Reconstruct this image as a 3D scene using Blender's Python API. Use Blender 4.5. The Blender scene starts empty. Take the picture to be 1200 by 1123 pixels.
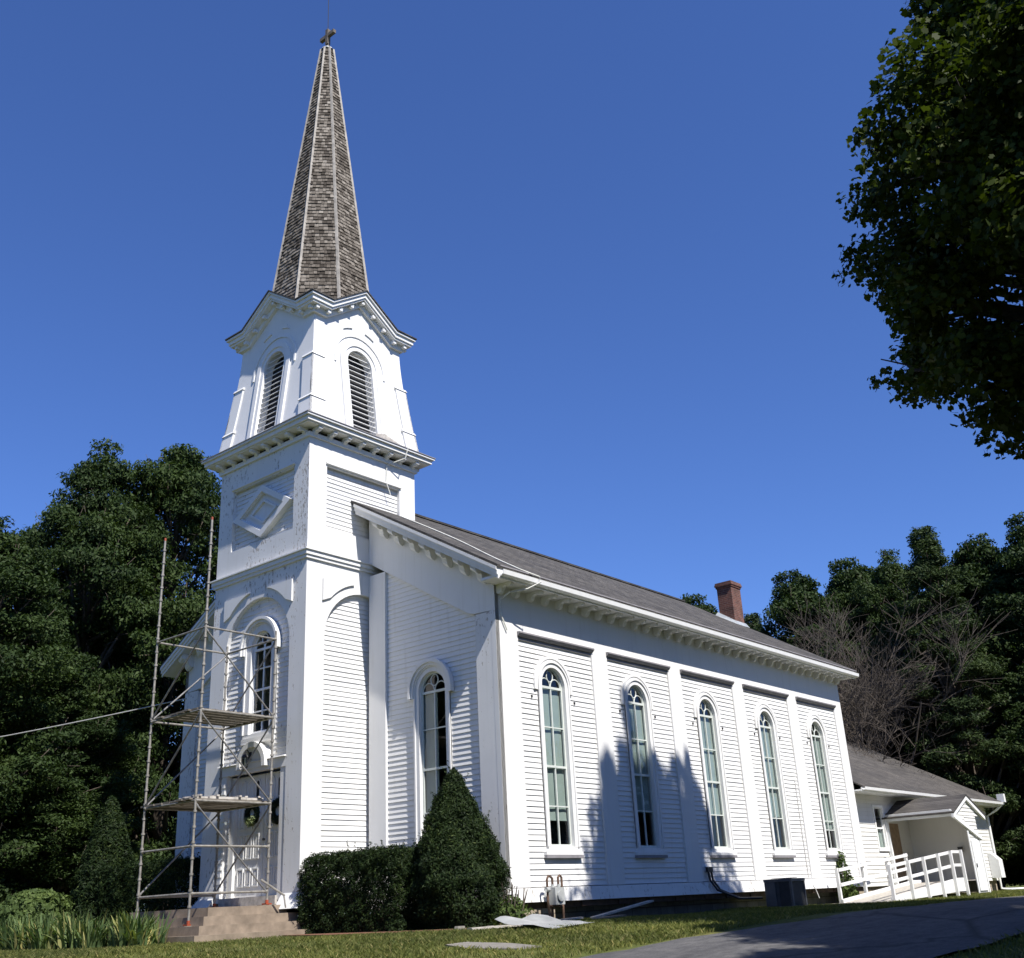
import bpy, math, random
import numpy as np
from mathutils import Vector, Matrix
R = math.radians
random.seed(7)
SC = bpy.context.scene
COL = SC.collection

# ------------------------------------------------------------------ camera, world, sun, exposure
cam_d = bpy.data.cameras.new("camera")
cam = bpy.data.objects.new("camera", cam_d)
COL.objects.link(cam)
fw = Vector((0.71733086, 0.58933352, 0.37164828))
rt = Vector((0.64894817, -0.75928264, -0.04854009))
up = Vector((-0.25357978, -0.27599977, 0.92710378))
m = Matrix((rt, up, -fw)).transposed().to_4x4()
m.translation = Vector((-17.8045, -15.3284, -0.1009))
cam.matrix_world = m
cam_d.sensor_width = 36
cam_d.lens = 36 * 1251.24 / 1200
cam_d.clip_start = 0.05
cam_d.clip_end = 5000
SC.camera = cam

SUNV = Vector((-0.22, -1.0, 1.30)).normalized()
w = bpy.data.worlds.new("World")
SC.world = w
w.use_nodes = True
nt = w.node_tree
sky = nt.nodes.new("ShaderNodeTexSky")
sky.sky_type = 'NISHITA'
sky.sun_disc = False
sky.sun_elevation = math.asin(SUNV.z)
sky.sun_rotation = math.atan2(SUNV.x, SUNV.y)
sky.altitude = 0
sky.air_density = 1.0
sky.dust_density = 0.0
sky.ozone_density = 3.0
bg = nt.nodes["Background"]
bg.inputs[1].default_value = 0.057
hs = nt.nodes.new("ShaderNodeMix")     # the deep polarised blue of a dry late summer sky
hs.data_type = 'RGBA'
hs.blend_type = 'MULTIPLY'
hs.inputs[0].default_value = 1.0
hs.inputs[7].default_value = (0.82, 1.10, 1.78, 1)
nt.links.new(sky.outputs[0], hs.inputs[6])
nt.links.new(hs.outputs[2], bg.inputs[0])

sun_d = bpy.data.lights.new("sun", 'SUN')
sun_d.energy = 5.0
sun_d.angle = R(0.5)
sun_d.color = (1.0, 0.96, 0.9)
sun = bpy.data.objects.new("sun", sun_d)
COL.objects.link(sun)
sun.rotation_euler = (-SUNV).to_track_quat('-Z', 'Y').to_euler()
sun.location = (-10, -40, 50)
SC.view_settings.view_transform = 'Standard'
SC.view_settings.look = 'None'
SC.view_settings.gamma = 1
SC.view_settings.exposure = 0.66


# ------------------------------------------------------------------ materials
def new_mat(name):
    mt = bpy.data.materials.new(name)
    mt.use_nodes = True
    n = mt.node_tree
    return mt, n, n.nodes["Principled BSDF"]

def nd(n, kind, **kw):
    o = n.nodes.new(kind)
    for k, v in kw.items():
        if k.startswith('i_'):
            key = k[2:]
            o.inputs[int(key) if key.isdigit() else key].default_value = v
        else:
            setattr(o, k, v)
    return o

def ramp(n, src, stops):
    r = n.nodes.new("ShaderNodeValToRGB")
    while len(r.color_ramp.elements) < len(stops):
        r.color_ramp.elements.new(0.5)
    for e, (p, c) in zip(r.color_ramp.elements, stops):
        e.position = p
        e.color = (c[0], c[1], c[2], 1)
    n.links.new(src, r.inputs[0])
    return r

def mixc(n, fac, a, b, mode='MIX'):
    mx = n.nodes.new("ShaderNodeMix")
    mx.data_type = 'RGBA'
    mx.blend_type = mode
    for s, v in ((0, fac), (6, a), (7, b)):
        if hasattr(v, 'is_linked') or hasattr(v, 'links'):
            n.links.new(v, mx.inputs[s])
        else:
            mx.inputs[s].default_value = v if s == 0 else (v[0], v[1], v[2], 1)
    return mx.outputs[2]

def pos(n, scale=(1, 1, 1)):
    g = n.nodes.new("ShaderNodeNewGeometry")
    mp = n.nodes.new("ShaderNodeMapping")
    mp.inputs['Scale'].default_value = scale
    n.links.new(g.outputs['Position'], mp.inputs[0])
    return mp.outputs[0]

def noise(n, vec, scale, detail=4, rough=0.55):
    t = nd(n, "ShaderNodeTexNoise", i_Scale=scale, i_Detail=detail, i_Roughness=rough)
    if vec is not None:
        n.links.new(vec, t.inputs['Vector'])
    return t.outputs['Fac']

def bump(n, b, h, strength, dist=0.01):
    bp = nd(n, "ShaderNodeBump", i_Strength=strength, i_Distance=dist)
    n.links.new(h, bp.inputs['Height'])
    n.links.new(bp.outputs[0], b.inputs['Normal'])

def simple(name, col, rough=0.6, metal=0.0, var=0.15, vs=6.0, spec=0.4, bmp=0.2):
    mt, n, b = new_mat(name)
    v = noise(n, pos(n), vs, 6)
    lo = [c * (1 - var) for c in col]
    hi = [min(1, c * (1 + var)) for c in col]
    r = ramp(n, v, [(0.3, lo), (0.7, hi)])
    n.links.new(r.outputs[0], b.inputs['Base Color'])
    b.inputs['Roughness'].default_value = rough
    b.inputs['Metallic'].default_value = metal
    b.inputs['Specular IOR Level'].default_value = spec
    if bmp:
        bump(n, b, noise(n, pos(n), vs * 8, 3), bmp, 0.004)
    return mt

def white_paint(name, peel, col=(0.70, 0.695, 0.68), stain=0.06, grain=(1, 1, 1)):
    mt, n, b = new_mat(name)
    big = noise(n, pos(n), 0.9, 5)
    c1 = ramp(n, big, [(0.3, [c * (1 - stain) for c in col]), (0.65, col)]).outputs[0]
    # vertical run-off staining
    st = noise(n, pos(n, (5.0, 5.0, 0.35)), 1.6, 4)
    c2 = ramp(n, st, [(0.28, (0.93, 0.925, 0.91)), (0.45, (1, 1, 1))]).outputs[0]
    c3 = mixc(n, 1.0, c1, c2, 'MULTIPLY')
    # flakes of lost paint showing grey wood, gathered in patches
    pk = noise(n, pos(n, (1, 1, 0.45)), 15.0, 5, 0.65)
    area = noise(n, pos(n, (1, 1, 0.5)), 1.1, 3)
    ad = n.nodes.new("ShaderNodeMath"); ad.operation = 'MULTIPLY_ADD'
    n.links.new(area, ad.inputs[0]); ad.inputs[1].default_value = 0.55
    n.links.new(pk, ad.inputs[2])
    msk = ramp(n, ad.outputs[0], [(min(peel, .99), (0, 0, 0)), (min(1.0, peel + 0.012), (1, 1, 1))]).outputs[0]
    wood = ramp(n, noise(n, pos(n, (9, 9, 1)), 9, 4), [(0.3, (0.30, 0.27, 0.235)), (0.7, (0.47, 0.44, 0.40))]).outputs[0]
    c4 = mixc(n, msk if peel < 1 else 0.0, c3, wood)
    n.links.new(c4, b.inputs['Base Color'])
    b.inputs['Roughness'].default_value = 0.62
    b.inputs['Specular IOR Level'].default_value = 0.25
    inv = n.nodes.new("ShaderNodeMath"); inv.operation = 'SUBTRACT'
    inv.inputs[0].default_value = 1.0
    n.links.new(msk, inv.inputs[1])
    gr = noise(n, pos(n, grain), 60, 3)
    h = n.nodes.new("ShaderNodeMath"); h.operation = 'MULTIPLY_ADD'
    n.links.new(gr, h.inputs[0]); h.inputs[1].default_value = 0.25
    n.links.new(inv.outputs[0], h.inputs[2])
    bump(n, b, h.outputs[0], 0.6, 0.006)
    return mt

M = {}
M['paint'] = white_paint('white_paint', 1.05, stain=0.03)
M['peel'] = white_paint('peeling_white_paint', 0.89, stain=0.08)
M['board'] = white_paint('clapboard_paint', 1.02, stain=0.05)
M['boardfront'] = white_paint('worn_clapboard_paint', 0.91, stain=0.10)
M['vinyl'] = white_paint('annex_siding_paint', 1.2, (0.66, 0.65, 0.615), 0.05)
M['trimgrey'] = simple('grey_trim_and_sill_shade', (0.22, 0.21, 0.22), 0.7)  # grey trim; also stands for shade below the side window sills
M['gutter'] = simple('white_metal_gutter', (0.78, 0.78, 0.77), 0.4, var=0.05)
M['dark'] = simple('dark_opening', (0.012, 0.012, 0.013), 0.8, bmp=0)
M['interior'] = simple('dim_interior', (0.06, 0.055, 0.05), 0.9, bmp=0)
M['lead'] = simple('window_sash_paint', (0.55, 0.58, 0.54), 0.5, var=0.08)
M['sashwhite'] = simple('white_sash_paint', (0.78, 0.78, 0.76), 0.5, var=0.05)
M['shade'] = simple('green_grey_roller_shade', (0.31, 0.345, 0.325), 0.9, var=0.08, vs=2, bmp=0)
M['concrete'] = simple('old_concrete', (0.215, 0.17, 0.128), 0.85, var=0.28, vs=4, bmp=0.4)
M['slabgrey'] = simple('pale_concrete', (0.19, 0.175, 0.15), 0.85, var=0.2, vs=5, bmp=0.4)
M['galv'] = simple('galvanised_tube', (0.25, 0.235, 0.21), 0.55, 0.3, var=0.35, vs=9)
M['brace'] = simple('worn_brace_tube', (0.22, 0.215, 0.21), 0.5, 0.3, var=0.4, vs=7)
M['orange'] = simple('orange_paint', (0.28, 0.055, 0.022), 0.6, var=0.3)
M['plank'] = simple('weathered_plank', (0.165, 0.145, 0.12), 0.85, var=0.35, vs=10)
M['palewood'] = simple('pale_weathered_wood', (0.42, 0.39, 0.35), 0.85, var=0.3, vs=8)
M['sill'] = simple('rotten_sill_timber', (0.07, 0.045, 0.032), 0.9, var=0.5, vs=5)
M['ac'] = simple('dark_grey_enamel', (0.09, 0.093, 0.10), 0.5, var=0.15)
M['acfin'] = simple('condenser_fin', (0.06, 0.062, 0.067), 0.5, var=0.2)
M['black'] = simple('black_metal', (0.02, 0.02, 0.022), 0.45, bmp=0)
M['meter'] = simple('grey_meter_paint', (0.36, 0.37, 0.36), 0.5, var=0.15)
M['rust'] = simple('rusted_pipe', (0.12, 0.075, 0.052), 0.8, 0.2, var=0.5, vs=14)
M['sheet'] = simple('dull_aluminium_sheet', (0.52, 0.53, 0.53), 0.35, 0.75, var=0.18, vs=3)
M['cable'] = simple('pale_cable', (0.60, 0.60, 0.55), 0.6, bmp=0)
M['wire'] = simple('grey_service_wire', (0.45, 0.44, 0.42), 0.6, bmp=0)
M['bark'] = simple('grey_bark', (0.085, 0.068, 0.052), 0.95, var=0.4, vs=8, bmp=0.8)
M['darkbark'] = simple('dark_maple_bark', (0.035, 0.029, 0.024), 0.95, var=0.4, vs=8, bmp=0.8)
M['deadbark'] = simple('bleached_dead_wood', (0.095, 0.078, 0.063), 0.95, var=0.35, vs=5, bmp=0.4)
M['mulch'] = simple('red_brown_mulch', (0.16, 0.075, 0.045), 1.0, var=0.6, vs=30, bmp=1.0)
M['curb'] = simple('ramp_deck_boards', (0.40, 0.37, 0.32), 0.85, var=0.2, vs=6)
M['cross'] = simple('weathered_cross_wood', (0.14, 0.115, 0.09), 0.8, var=0.3, vs=8)
M['copper'] = simple('dull_flashing', (0.40, 0.42, 0.42), 0.5, 0.4, var=0.2)
M['ply'] = simple('brown_door', (0.26, 0.18, 0.11), 0.7, var=0.2)

def mat_roof(name, c0, c1, along, sc=1.0):
    mt, n, b = new_mat(name)
    g = n.nodes.new("ShaderNodeNewGeometry")
    sp = n.nodes.new("ShaderNodeSeparateXYZ")
    n.links.new(g.outputs['Position'], sp.inputs[0])
    cb = n.nodes.new("ShaderNodeCombineXYZ")
    n.links.new(sp.outputs['X' if along == 'x' else 'Y'], cb.inputs[0])
    mu = n.nodes.new("ShaderNodeMath"); mu.operation = 'MULTIPLY'; mu.inputs[1].default_value = 1.95
    n.links.new(sp.outputs['Z'], mu.inputs[0])
    n.links.new(mu.outputs[0], cb.inputs[1])
    br = nd(n, "ShaderNodeTexBrick", i_Scale=1.0 * sc)
    n.links.new(cb.outputs[0], br.inputs['Vector'])
    br.inputs['Brick Width'].default_value = 0.32
    br.inputs['Row Height'].default_value = 0.14
    br.inputs['Mortar Size'].default_value = 0.008
    br.inputs['Mortar Smooth'].default_value = 0.3
    br.inputs['Bias'].default_value = 0.0
    br.inputs['Color1'].default_value = (*c0, 1)
    br.inputs['Color2'].default_value = (*c1, 1)
    br.inputs['Mortar'].default_value = (c0[0] * .35, c0[1] * .35, c0[2] * .35, 1)
    nz = noise(n, pos(n), 1.1, 5)
    c = mixc(n, 1.0, br.outputs[0], ramp(n, nz, [(0.3, (.7, .7, .72)), (0.7, (1.15, 1.12, 1.08))]).outputs[0], 'MULTIPLY')
    gr = noise(n, pos(n), 90, 2)
    c = mixc(n, 1.0, c, ramp(n, gr, [(0.3, (.75, .75, .75)), (0.7, (1.2, 1.2, 1.2))]).outputs[0], 'MULTIPLY')
    n.links.new(c, b.inputs['Base Color'])
    b.inputs['Roughness'].default_value = 0.9
    b.inputs['Specular IOR Level'].default_value = 0.2
    iv = n.nodes.new("ShaderNodeMath"); iv.operation = 'SUBTRACT'; iv.inputs[0].default_value = 1
    n.links.new(br.outputs['Fac'], iv.inputs[1])
    bump(n, b, iv.outputs[0], 0.7, 0.012)
    return mt
M['roof'] = mat_roof('asphalt_shingles', (0.055, 0.052, 0.049), (0.105, 0.100, 0.093), 'x')
M['roofannex'] = mat_roof('annex_asphalt_shingles', (0.075, 0.070, 0.065), (0.105, 0.098, 0.091), 'x', 1.1)

def mat_shingle():
    mt, n, b = new_mat('weathered_cedar_shingles')
    g = n.nodes.new("ShaderNodeNewGeometry")
    r = ramp(n, g.outputs['Random Per Island'], [(0.0, (0.055, 0.047, 0.039)), (0.3, (0.12, 0.105, 0.088)),
                                               (0.7, (0.185, 0.164, 0.138)), (1.0, (0.27, 0.243, 0.208))])
    nz = noise(n, pos(n), 1.3, 5)
    c = mixc(n, 1.0, r.outputs[0], ramp(n, nz, [(0.32, (.68, .66, .64)), (0.66, (1.12, 1.11, 1.1))]).outputs[0], 'MULTIPLY')
    gr = noise(n, pos(n, (30, 30, 4)), 2.0, 3)
    c = mixc(n, 1.0, c, ramp(n, gr, [(0.3, (.7, .7, .7)), (0.7, (1.2, 1.2, 1.2))]).outputs[0], 'MULTIPLY')
    n.links.new(c, b.inputs['Base Color'])
    b.inputs['Roughness'].default_value = 0.95
    b.inputs['Specular IOR Level'].default_value = 0.1
    return mt
M['shingle'] = mat_shingle()
M['hip'] = simple('weathered_hip_board', (0.30, 0.275, 0.24), 0.8, var=0.3, vs=5)

def mat_brick(name, c0, c1, mort, w_=0.21, h_=0.072):
    mt, n, b = new_mat(name)
    g = n.nodes.new("ShaderNodeNewGeometry")
    sp = n.nodes.new("ShaderNodeSeparateXYZ")
    n.links.new(g.outputs['Position'], sp.inputs[0])
    ad = n.nodes.new("ShaderNodeMath"); ad.operation = 'ADD'
    n.links.new(sp.outputs['X'], ad.inputs[0]); n.links.new(sp.outputs['Y'], ad.inputs[1])
    cb = n.nodes.new("ShaderNodeCombineXYZ")
    n.links.new(ad.outputs[0], cb.inputs[0]); n.links.new(sp.outputs['Z'], cb.inputs[1])
    br = nd(n, "ShaderNodeTexBrick", i_Scale=1.0)
    n.links.new(cb.outputs[0], br.inputs['Vector'])
    br.inputs['Brick Width'].default_value = w_
    br.inputs['Row Height'].default_value = h_
    br.inputs['Mortar Size'].default_value = 0.006 if h_ < .1 else 0.012
    br.inputs['Color1'].default_value = (*c0, 1)
    br.inputs['Color2'].default_value = (*c1, 1)
    br.inputs['Mortar'].default_value = (*mort, 1)
    nz = noise(n, pos(n), 3.0, 5)
    c = mixc(n, 1.0, br.outputs[0], ramp(n, nz, [(0.3, (.65, .65, .65)), (0.7, (1.15, 1.15, 1.15))]).outputs[0], 'MULTIPLY')
    n.links.new(c, b.inputs['Base Color'])
    b.inputs['Roughness'].default_value = 0.9
    iv = n.nodes.new("ShaderNodeMath"); iv.operation = 'SUBTRACT'; iv.inputs[0].default_value = 1
    n.links.new(br.outputs['Fac'], iv.inputs[1])
    bump(n, b, iv.outputs[0], 0.6, 0.008)
    return mt
M['brick'] = mat_brick('red_brick', (0.10, 0.038, 0.027), (0.165, 0.062, 0.042), (0.19, 0.15, 0.125))
M['shaded_stone'] = mat_brick('shaded_foundation_block', (0.10, 0.095, 0.085), (0.14, 0.13, 0.115), (0.05, 0.045, 0.04), 0.62, 0.27)  # foundation stone with the shadow under the wall put into its colour
M['stone'] = mat_brick('foundation_block', (0.33, 0.27, 0.20), (0.40, 0.34, 0.26), (0.17, 0.14, 0.11), 0.62, 0.27)

def mat_glass():
    mt, n, b = new_mat('window_glass')
    n.nodes.remove(b)
    out = n.nodes["Material Output"]
    tr = nd(n, "ShaderNodeBsdfTransparent"); tr.inputs[0].default_value = (0.82, 0.88, 0.86, 1)
    gl = nd(n, "ShaderNodeBsdfGlossy"); gl.inputs['Roughness'].default_value = 0.03
    lw = nd(n, "ShaderNodeLayerWeight"); lw.inputs[0].default_value = 0.5
    pw = nd(n, "ShaderNodeMath", operation='POWER'); pw.inputs[1].default_value = 4.0
    n.links.new(lw.outputs['Facing'], pw.inputs[0])
    fr = nd(n, "ShaderNodeMath", operation='MULTIPLY_ADD'); fr.inputs[1].default_value = 0.9; fr.inputs[2].default_value = 0.06
    n.links.new(pw.outputs[0], fr.inputs[0])
    wv = noise(n, pos(n), 3.0, 2)
    bp = nd(n, "ShaderNodeBump", i_Strength=0.12, i_Distance=0.02)
    n.links.new(wv, bp.inputs['Height'])
    n.links.new(bp.outputs[0], gl.inputs['Normal'])
    mx = n.nodes.new("ShaderNodeMixShader")
    n.links.new(fr.outputs[0], mx.inputs[0]); n.links.new(tr.outputs[0], mx.inputs[1]); n.links.new(gl.outputs[0], mx.inputs[2])
    n.links.new(mx.outputs[0], out.inputs[0])
    return mt
M['glass'] = mat_glass()

def mat_leaf(name, c0, c1, trans=0.25, c2=None, clump=0.35, c2pos=0.9):
    mt, n, b = new_mat(name)
    out = n.nodes["Material Output"]
    g = n.nodes.new("ShaderNodeNewGeometry")
    r = ramp(n, g.outputs['Random Per Island'], [(0.0, c0), (c2pos if c2 else 1.0, c1)] + ([(1.0, c2)] if c2 else []))
    nz = noise(n, pos(n), clump, 3)
    c = mixc(n, 1.0, r.outputs[0], ramp(n, nz, [(0.35, (.75, .78, .8)), (0.65, (1.2, 1.15, 1.0))]).outputs[0], 'MULTIPLY')
    n.links.new(c, b.inputs['Base Color'])
    b.inputs['Roughness'].default_value = 0.6
    b.inputs['Specular IOR Level'].default_value = 0.12
    tl = nd(n, "ShaderNodeBsdfTranslucent")
    c3 = mixc(n, 1.0, c, (1.3, 1.45, 0.55), 'MULTIPLY')
    n.links.new(c3, tl.inputs[0])
    mx = n.nodes.new("ShaderNodeMixShader"); mx.inputs[0].default_value = trans
    n.links.new(b.outputs[0], mx.inputs[1]); n.links.new(tl.outputs[0], mx.inputs[2])
    n.links.new(mx.outputs[0], out.inputs[0])
    return mt
M['leaf_maple'] = mat_leaf('maple_leaf', (0.018, 0.031, 0.006), (0.052, 0.070, 0.011), 0.28)
M['leaf_locust'] = mat_leaf('locust_leaf', (0.018, 0.034, 0.011), (0.046, 0.072, 0.022), 0.18)
M['leaf_dark'] = mat_leaf('dark_green_leaf', (0.015, 0.030, 0.010), (0.038, 0.060, 0.018), 0.15)
M['leaf_pine'] = mat_leaf('pine_needles', (0.020, 0.036, 0.013), (0.048, 0.072, 0.024), 0.12)
M['leaf_yew'] = mat_leaf('yew_needles', (0.008, 0.017, 0.006), (0.022, 0.038, 0.011), 0.12, (0.055, 0.075, 0.022), 2.0)
M['leaf_bush'] = mat_leaf('bush_leaf', (0.05, 0.08, 0.025), (0.10, 0.14, 0.045), 0.25, None, 1.5)
M['leaf_iris'] = mat_leaf('iris_blade', (0.06, 0.105, 0.045), (0.13, 0.175, 0.07), 0.25, (0.40, 0.34, 0.14), 1.5, .72)
M['leaf_wreath'] = mat_leaf('wreath_sprig', (0.015, 0.028, 0.018), (0.045, 0.06, 0.035), 0.1, None, 3)
M['leaf_pale'] = mat_leaf('pale_sprig', (0.14, 0.19, 0.10), (0.24, 0.28, 0.16), 0.2, None, 3)

def mat_ground():
    mt, n, b = new_mat('lawn_soil')
    a = noise(n, pos(n), 0.35, 6)
    f = noise(n, pos(n), 9.0, 6, 0.7)
    c1 = ramp(n, a, [(0.3, (0.075, 0.095, 0.028)), (0.55, (0.115, 0.125, 0.04)), (0.75, (0.17, 0.15, 0.065))]).outputs[0]
    c2 = ramp(n, f, [(0.3, (.55, .55, .55)), (0.7, (1.3, 1.3, 1.25))]).outputs[0]
    n.links.new(mixc(n, 1.0, c1, c2, 'MULTIPLY'), b.inputs['Base Color'])
    b.inputs['Roughness'].default_value = 1.0
    b.inputs['Specular IOR Level'].default_value = 0.05
    bump(n, b, f, 1.0, 0.04)
    return mt
M['ground'] = mat_ground()
M['grass'] = mat_leaf('grass_blade', (0.075, 0.10, 0.028), (0.17, 0.175, 0.06), 0.3, (0.32, 0.27, 0.13), 0.5)

def mat_asphalt():
    mt, n, b = new_mat('worn_asphalt')
    a = noise(n, pos(n, (0.5, 1.6, 1)), 0.8, 6)
    f = noise(n, pos(n), 38.0, 5, 0.75)
    c1 = ramp(n, a, [(0.3, (0.062, 0.061, 0.063)), (0.7, (0.105, 0.102, 0.10))]).outputs[0]
    c2 = ramp(n, f, [(0.3, (.6, .6, .6)), (0.7, (1.35, 1.35, 1.35))]).outputs[0]
    c = mixc(n, 1.0, c1, c2, 'MULTIPLY')
    md = noise(n, pos(n, (1, 2.2, 1)), 3.2, 6, 0.7)
    c = mixc(n, 1.0, c, ramp(n, md, [(0.32, (.66, .66, .67)), (0.5, (1, 1, 1)), (0.68, (1.32, 1.3, 1.27))]).outputs[0], 'MULTIPLY')
    ws = noise(n, pos(n), 0.9, 5)
    mp = nd(n, "ShaderNodeTexVoronoi", feature='DISTANCE_TO_EDGE', i_Scale=0.28)
    ad = n.nodes.new("ShaderNodeVectorMath"); ad.operation = 'ADD'
    n.links.new(pos(n, (0.45, 1.0, 1.0)), ad.inputs[0])
    n.links.new(ws, ad.inputs[1])
    n.links.new(ad.outputs[0], mp.inputs['Vector'])
    ck = ramp(n, mp.outputs['Distance'], [(0.0, (1, 1, 1)), (0.022, (0, 0, 0))]).outputs[0]
    c = mixc(n, ck, c, (0.035, 0.035, 0.034))
    n.links.new(c, b.inputs['Base Color'])
    b.inputs['Roughness'].default_value = 0.9
    b.inputs['Specular IOR Level'].default_value = 0.2
    bump(n, b, f, 0.7, 0.008)
    return mt
M['asphalt'] = mat_asphalt()

# ------------------------------------------------------------------ mesh builder
WL = {}

class MB:
    def __init__(s, T=None):
        s.v = []; s.f = []; s.T = T
    def pt(s, p):
        if s.T: p = s.T(*p)
        s.v.append(tuple(p)); return len(s.v) - 1
    def poly(s, pts):
        s.f.append([s.pt(p) for p in pts])
    def hexa(s, q):     # 8 points: bottom ring 0-3, top ring 4-7
        i = [s.pt(p) for p in q]
        for a in ((0, 3, 2, 1), (4, 5, 6, 7), (0, 1, 5, 4), (1, 2, 6, 5), (2, 3, 7, 6), (3, 0, 4, 7)):
            s.f.append([i[k] for k in a])
    def box(s, x0, x1, y0, y1, z0, z1):
        s.hexa([(x0, y0, z0), (x1, y0, z0), (x1, y1, z0), (x0, y1, z0), (x0, y0, z1), (x1, y0, z1), (x1, y1, z1), (x0, y1, z1)])
    def prism(s, a, b):  # two matching outlines
        i = [s.pt(p) for p in a]; j = [s.pt(p) for p in b]; n = len(a)
        s.f.append(i[::-1]); s.f.append(j)
        for k in range(n):
            l = (k + 1) % n
            s.f.append([i[k], i[l], j[l], j[k]])
    def tube(s, pts, r, n=8, cap=True):
        if not isinstance(r, (list, tuple)): r = [r] * len(pts)
        P = [Vector(s.T(*p)) if s.T else Vector(p) for p in pts]
        rings = []
        ref = None
        for k, p in enumerate(P):
            d = (P[min(k + 1, len(P) - 1)] - P[max(k - 1, 0)])
            if d.length < 1e-9: d = Vector((0, 0, 1))
            d.normalize()
            if ref is None:
                ref = d.orthogonal().normalized()
            else:
                ref = (ref - d * ref.dot(d))
                ref = ref.normalized() if ref.length > 1e-6 else d.orthogonal().normalized()
            bb = d.cross(ref)
            ring = []
            for a in range(n):
                t = 2 * math.pi * a / n
                q = p + (ref * math.cos(t) + bb * math.sin(t)) * r[k]
                s.v.append(tuple(q)); ring.append(len(s.v) - 1)
            rings.append(ring)
        for k in range(len(rings) - 1):
            for a in range(n):
                c = (a + 1) % n
                s.f.append([rings[k][a], rings[k][c], rings[k + 1][c], rings[k + 1][a]])
        if cap:
            s.f.append(rings[0][::-1]); s.f.append(rings[-1])
    def ring(s, c, ax1, ax2, r0, r1, n=20):   # torus
        c = Vector(c); ax1 = Vector(ax1); ax2 = Vector(ax2)
        pts = [tuple(c + (ax1 * math.cos(2 * math.pi * k / n) + ax2 * math.sin(2 * math.pi * k / n)) * r0) for k in range(n + 1)]
        s.tube(pts, r1, 6)
    def build(s, name, mat, parent=None, smooth=False, origin=None):
        me = bpy.data.meshes.new(name)
        V = np.array(s.v, dtype=float)
        c = Vector(origin) if origin is not None else Vector(((V.min(0) + V.max(0)) / 2).tolist())
        me.from_pydata([(a - c.x, b - c.y, d - c.z) for a, b, d in s.v], [], s.f)
        me.validate()
        me.materials.append(M[mat] if isinstance(mat, str) else mat)
        if smooth:
            me.polygons.foreach_set('use_smooth', [True] * len(me.polygons))
        me.update()
        # consistent outward normals
        import bmesh
        bm = bmesh.new(); bm.from_mesh(me)
        bmesh.ops.recalc_face_normals(bm, faces=bm.faces)
        bm.to_mesh(me); bm.free()
        return link(name, me, c, parent)

def link(name, me, c, parent=None):
    o = bpy.data.objects.new(name, me)
    COL.objects.link(o)
    WL[o] = Vector(c)
    if parent is not None:
        o.parent = parent
        o.location = Vector(c) - WL[parent]
    else:
        o.location = c
    return o

def thing(name, loc, label, cat, group=None):
    o = bpy.data.objects.new(name, None)
    COL.objects.link(o)
    o.location = loc
    o.empty_display_size = 0.3
    WL[o] = Vector(loc)
    return tag(o, label, cat, group)

def tag(o, label, cat, group=None, kind=None):
    if label: o['label'] = label
    if cat: o['category'] = cat
    if group: o['group'] = group
    if kind: o['kind'] = kind
    return o

def structure(o):
    o['kind'] = 'structure'
    return o

def copy_tree(o, loc, rz=0.0, sc=1.0, label=None):
    c = o.copy(); COL.objects.link(c)
    c.location = loc; c.rotation_euler = (0, 0, rz); c.scale = (sc, sc, sc) if not isinstance(sc, tuple) else sc
    if label: c['label'] = label
    for ch in list(o.children):
        d = ch.copy(); COL.objects.link(d); d.parent = c
        for g in list(ch.children):
            e = g.copy(); COL.objects.link(e); e.parent = d
    return c

# ------------------------------------------------------------------ terrain
def G(x, y):
    s = -((x + 2) * .717 + (y + 1) * .59) - 1.5
    sp = np.logaddexp(0, s * 2.0) / 2.0
    return -0.47 - 0.03 * np.clip((x - 2) / 10, 0, 1) - 0.055 * sp

def lines(a, b, fine0, fine1, step):
    far0 = [-1500, -700, -350, -180, -90, -50]
    f = list(np.arange(fine0, fine1 + 1e-6, step))
    lo = [v for v in far0 if v < fine0 - 2] + list(np.arange(-30, fine0 - 1, 3.0))
    hi = list(np.arange(fine1 + 3, fine1 + 30, 3.0)) + [80, 140, 300, 700, 1500]
    lo = sorted(set(lo)); hi = sorted(v for v in set(hi) if v > fine1)
    return np.array(lo + f + hi)

def grid_mesh(name, xs, ys, zf, mat, dz=0.0):
    X, Y = np.meshgrid(xs, ys, indexing='ij')
    Z = zf(X, Y) + dz
    V = np.stack([X, Y, Z], -1).reshape(-1, 3)
    nx, ny = len(xs), len(ys)
    i = np.arange(nx * ny).reshape(nx, ny)
    F = np.stack([i[:-1, :-1], i[1:, :-1], i[1:, 1:], i[:-1, 1:]], -1).reshape(-1, 4)
    me = bpy.data.meshes.new(name)
    me.from_pydata(V.tolist(), [], F.tolist())
    me.materials.append(M[mat])
    me.polygons.foreach_set('use_smooth', [True] * len(me.polygons))
    me.update()
    return link(name, me, (0, 0, 0))

def lawn_z(X, Y):
    return G(X, Y) + 0.02 * np.sin(X * 0.9 + Y * 0.4) * np.cos(Y * 0.7)

structure(grid_mesh('ground', lines(0, 0, -20, 24, 0.5), lines(0, 0, -18, 20, 0.5), lawn_z, 'ground'))
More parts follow.
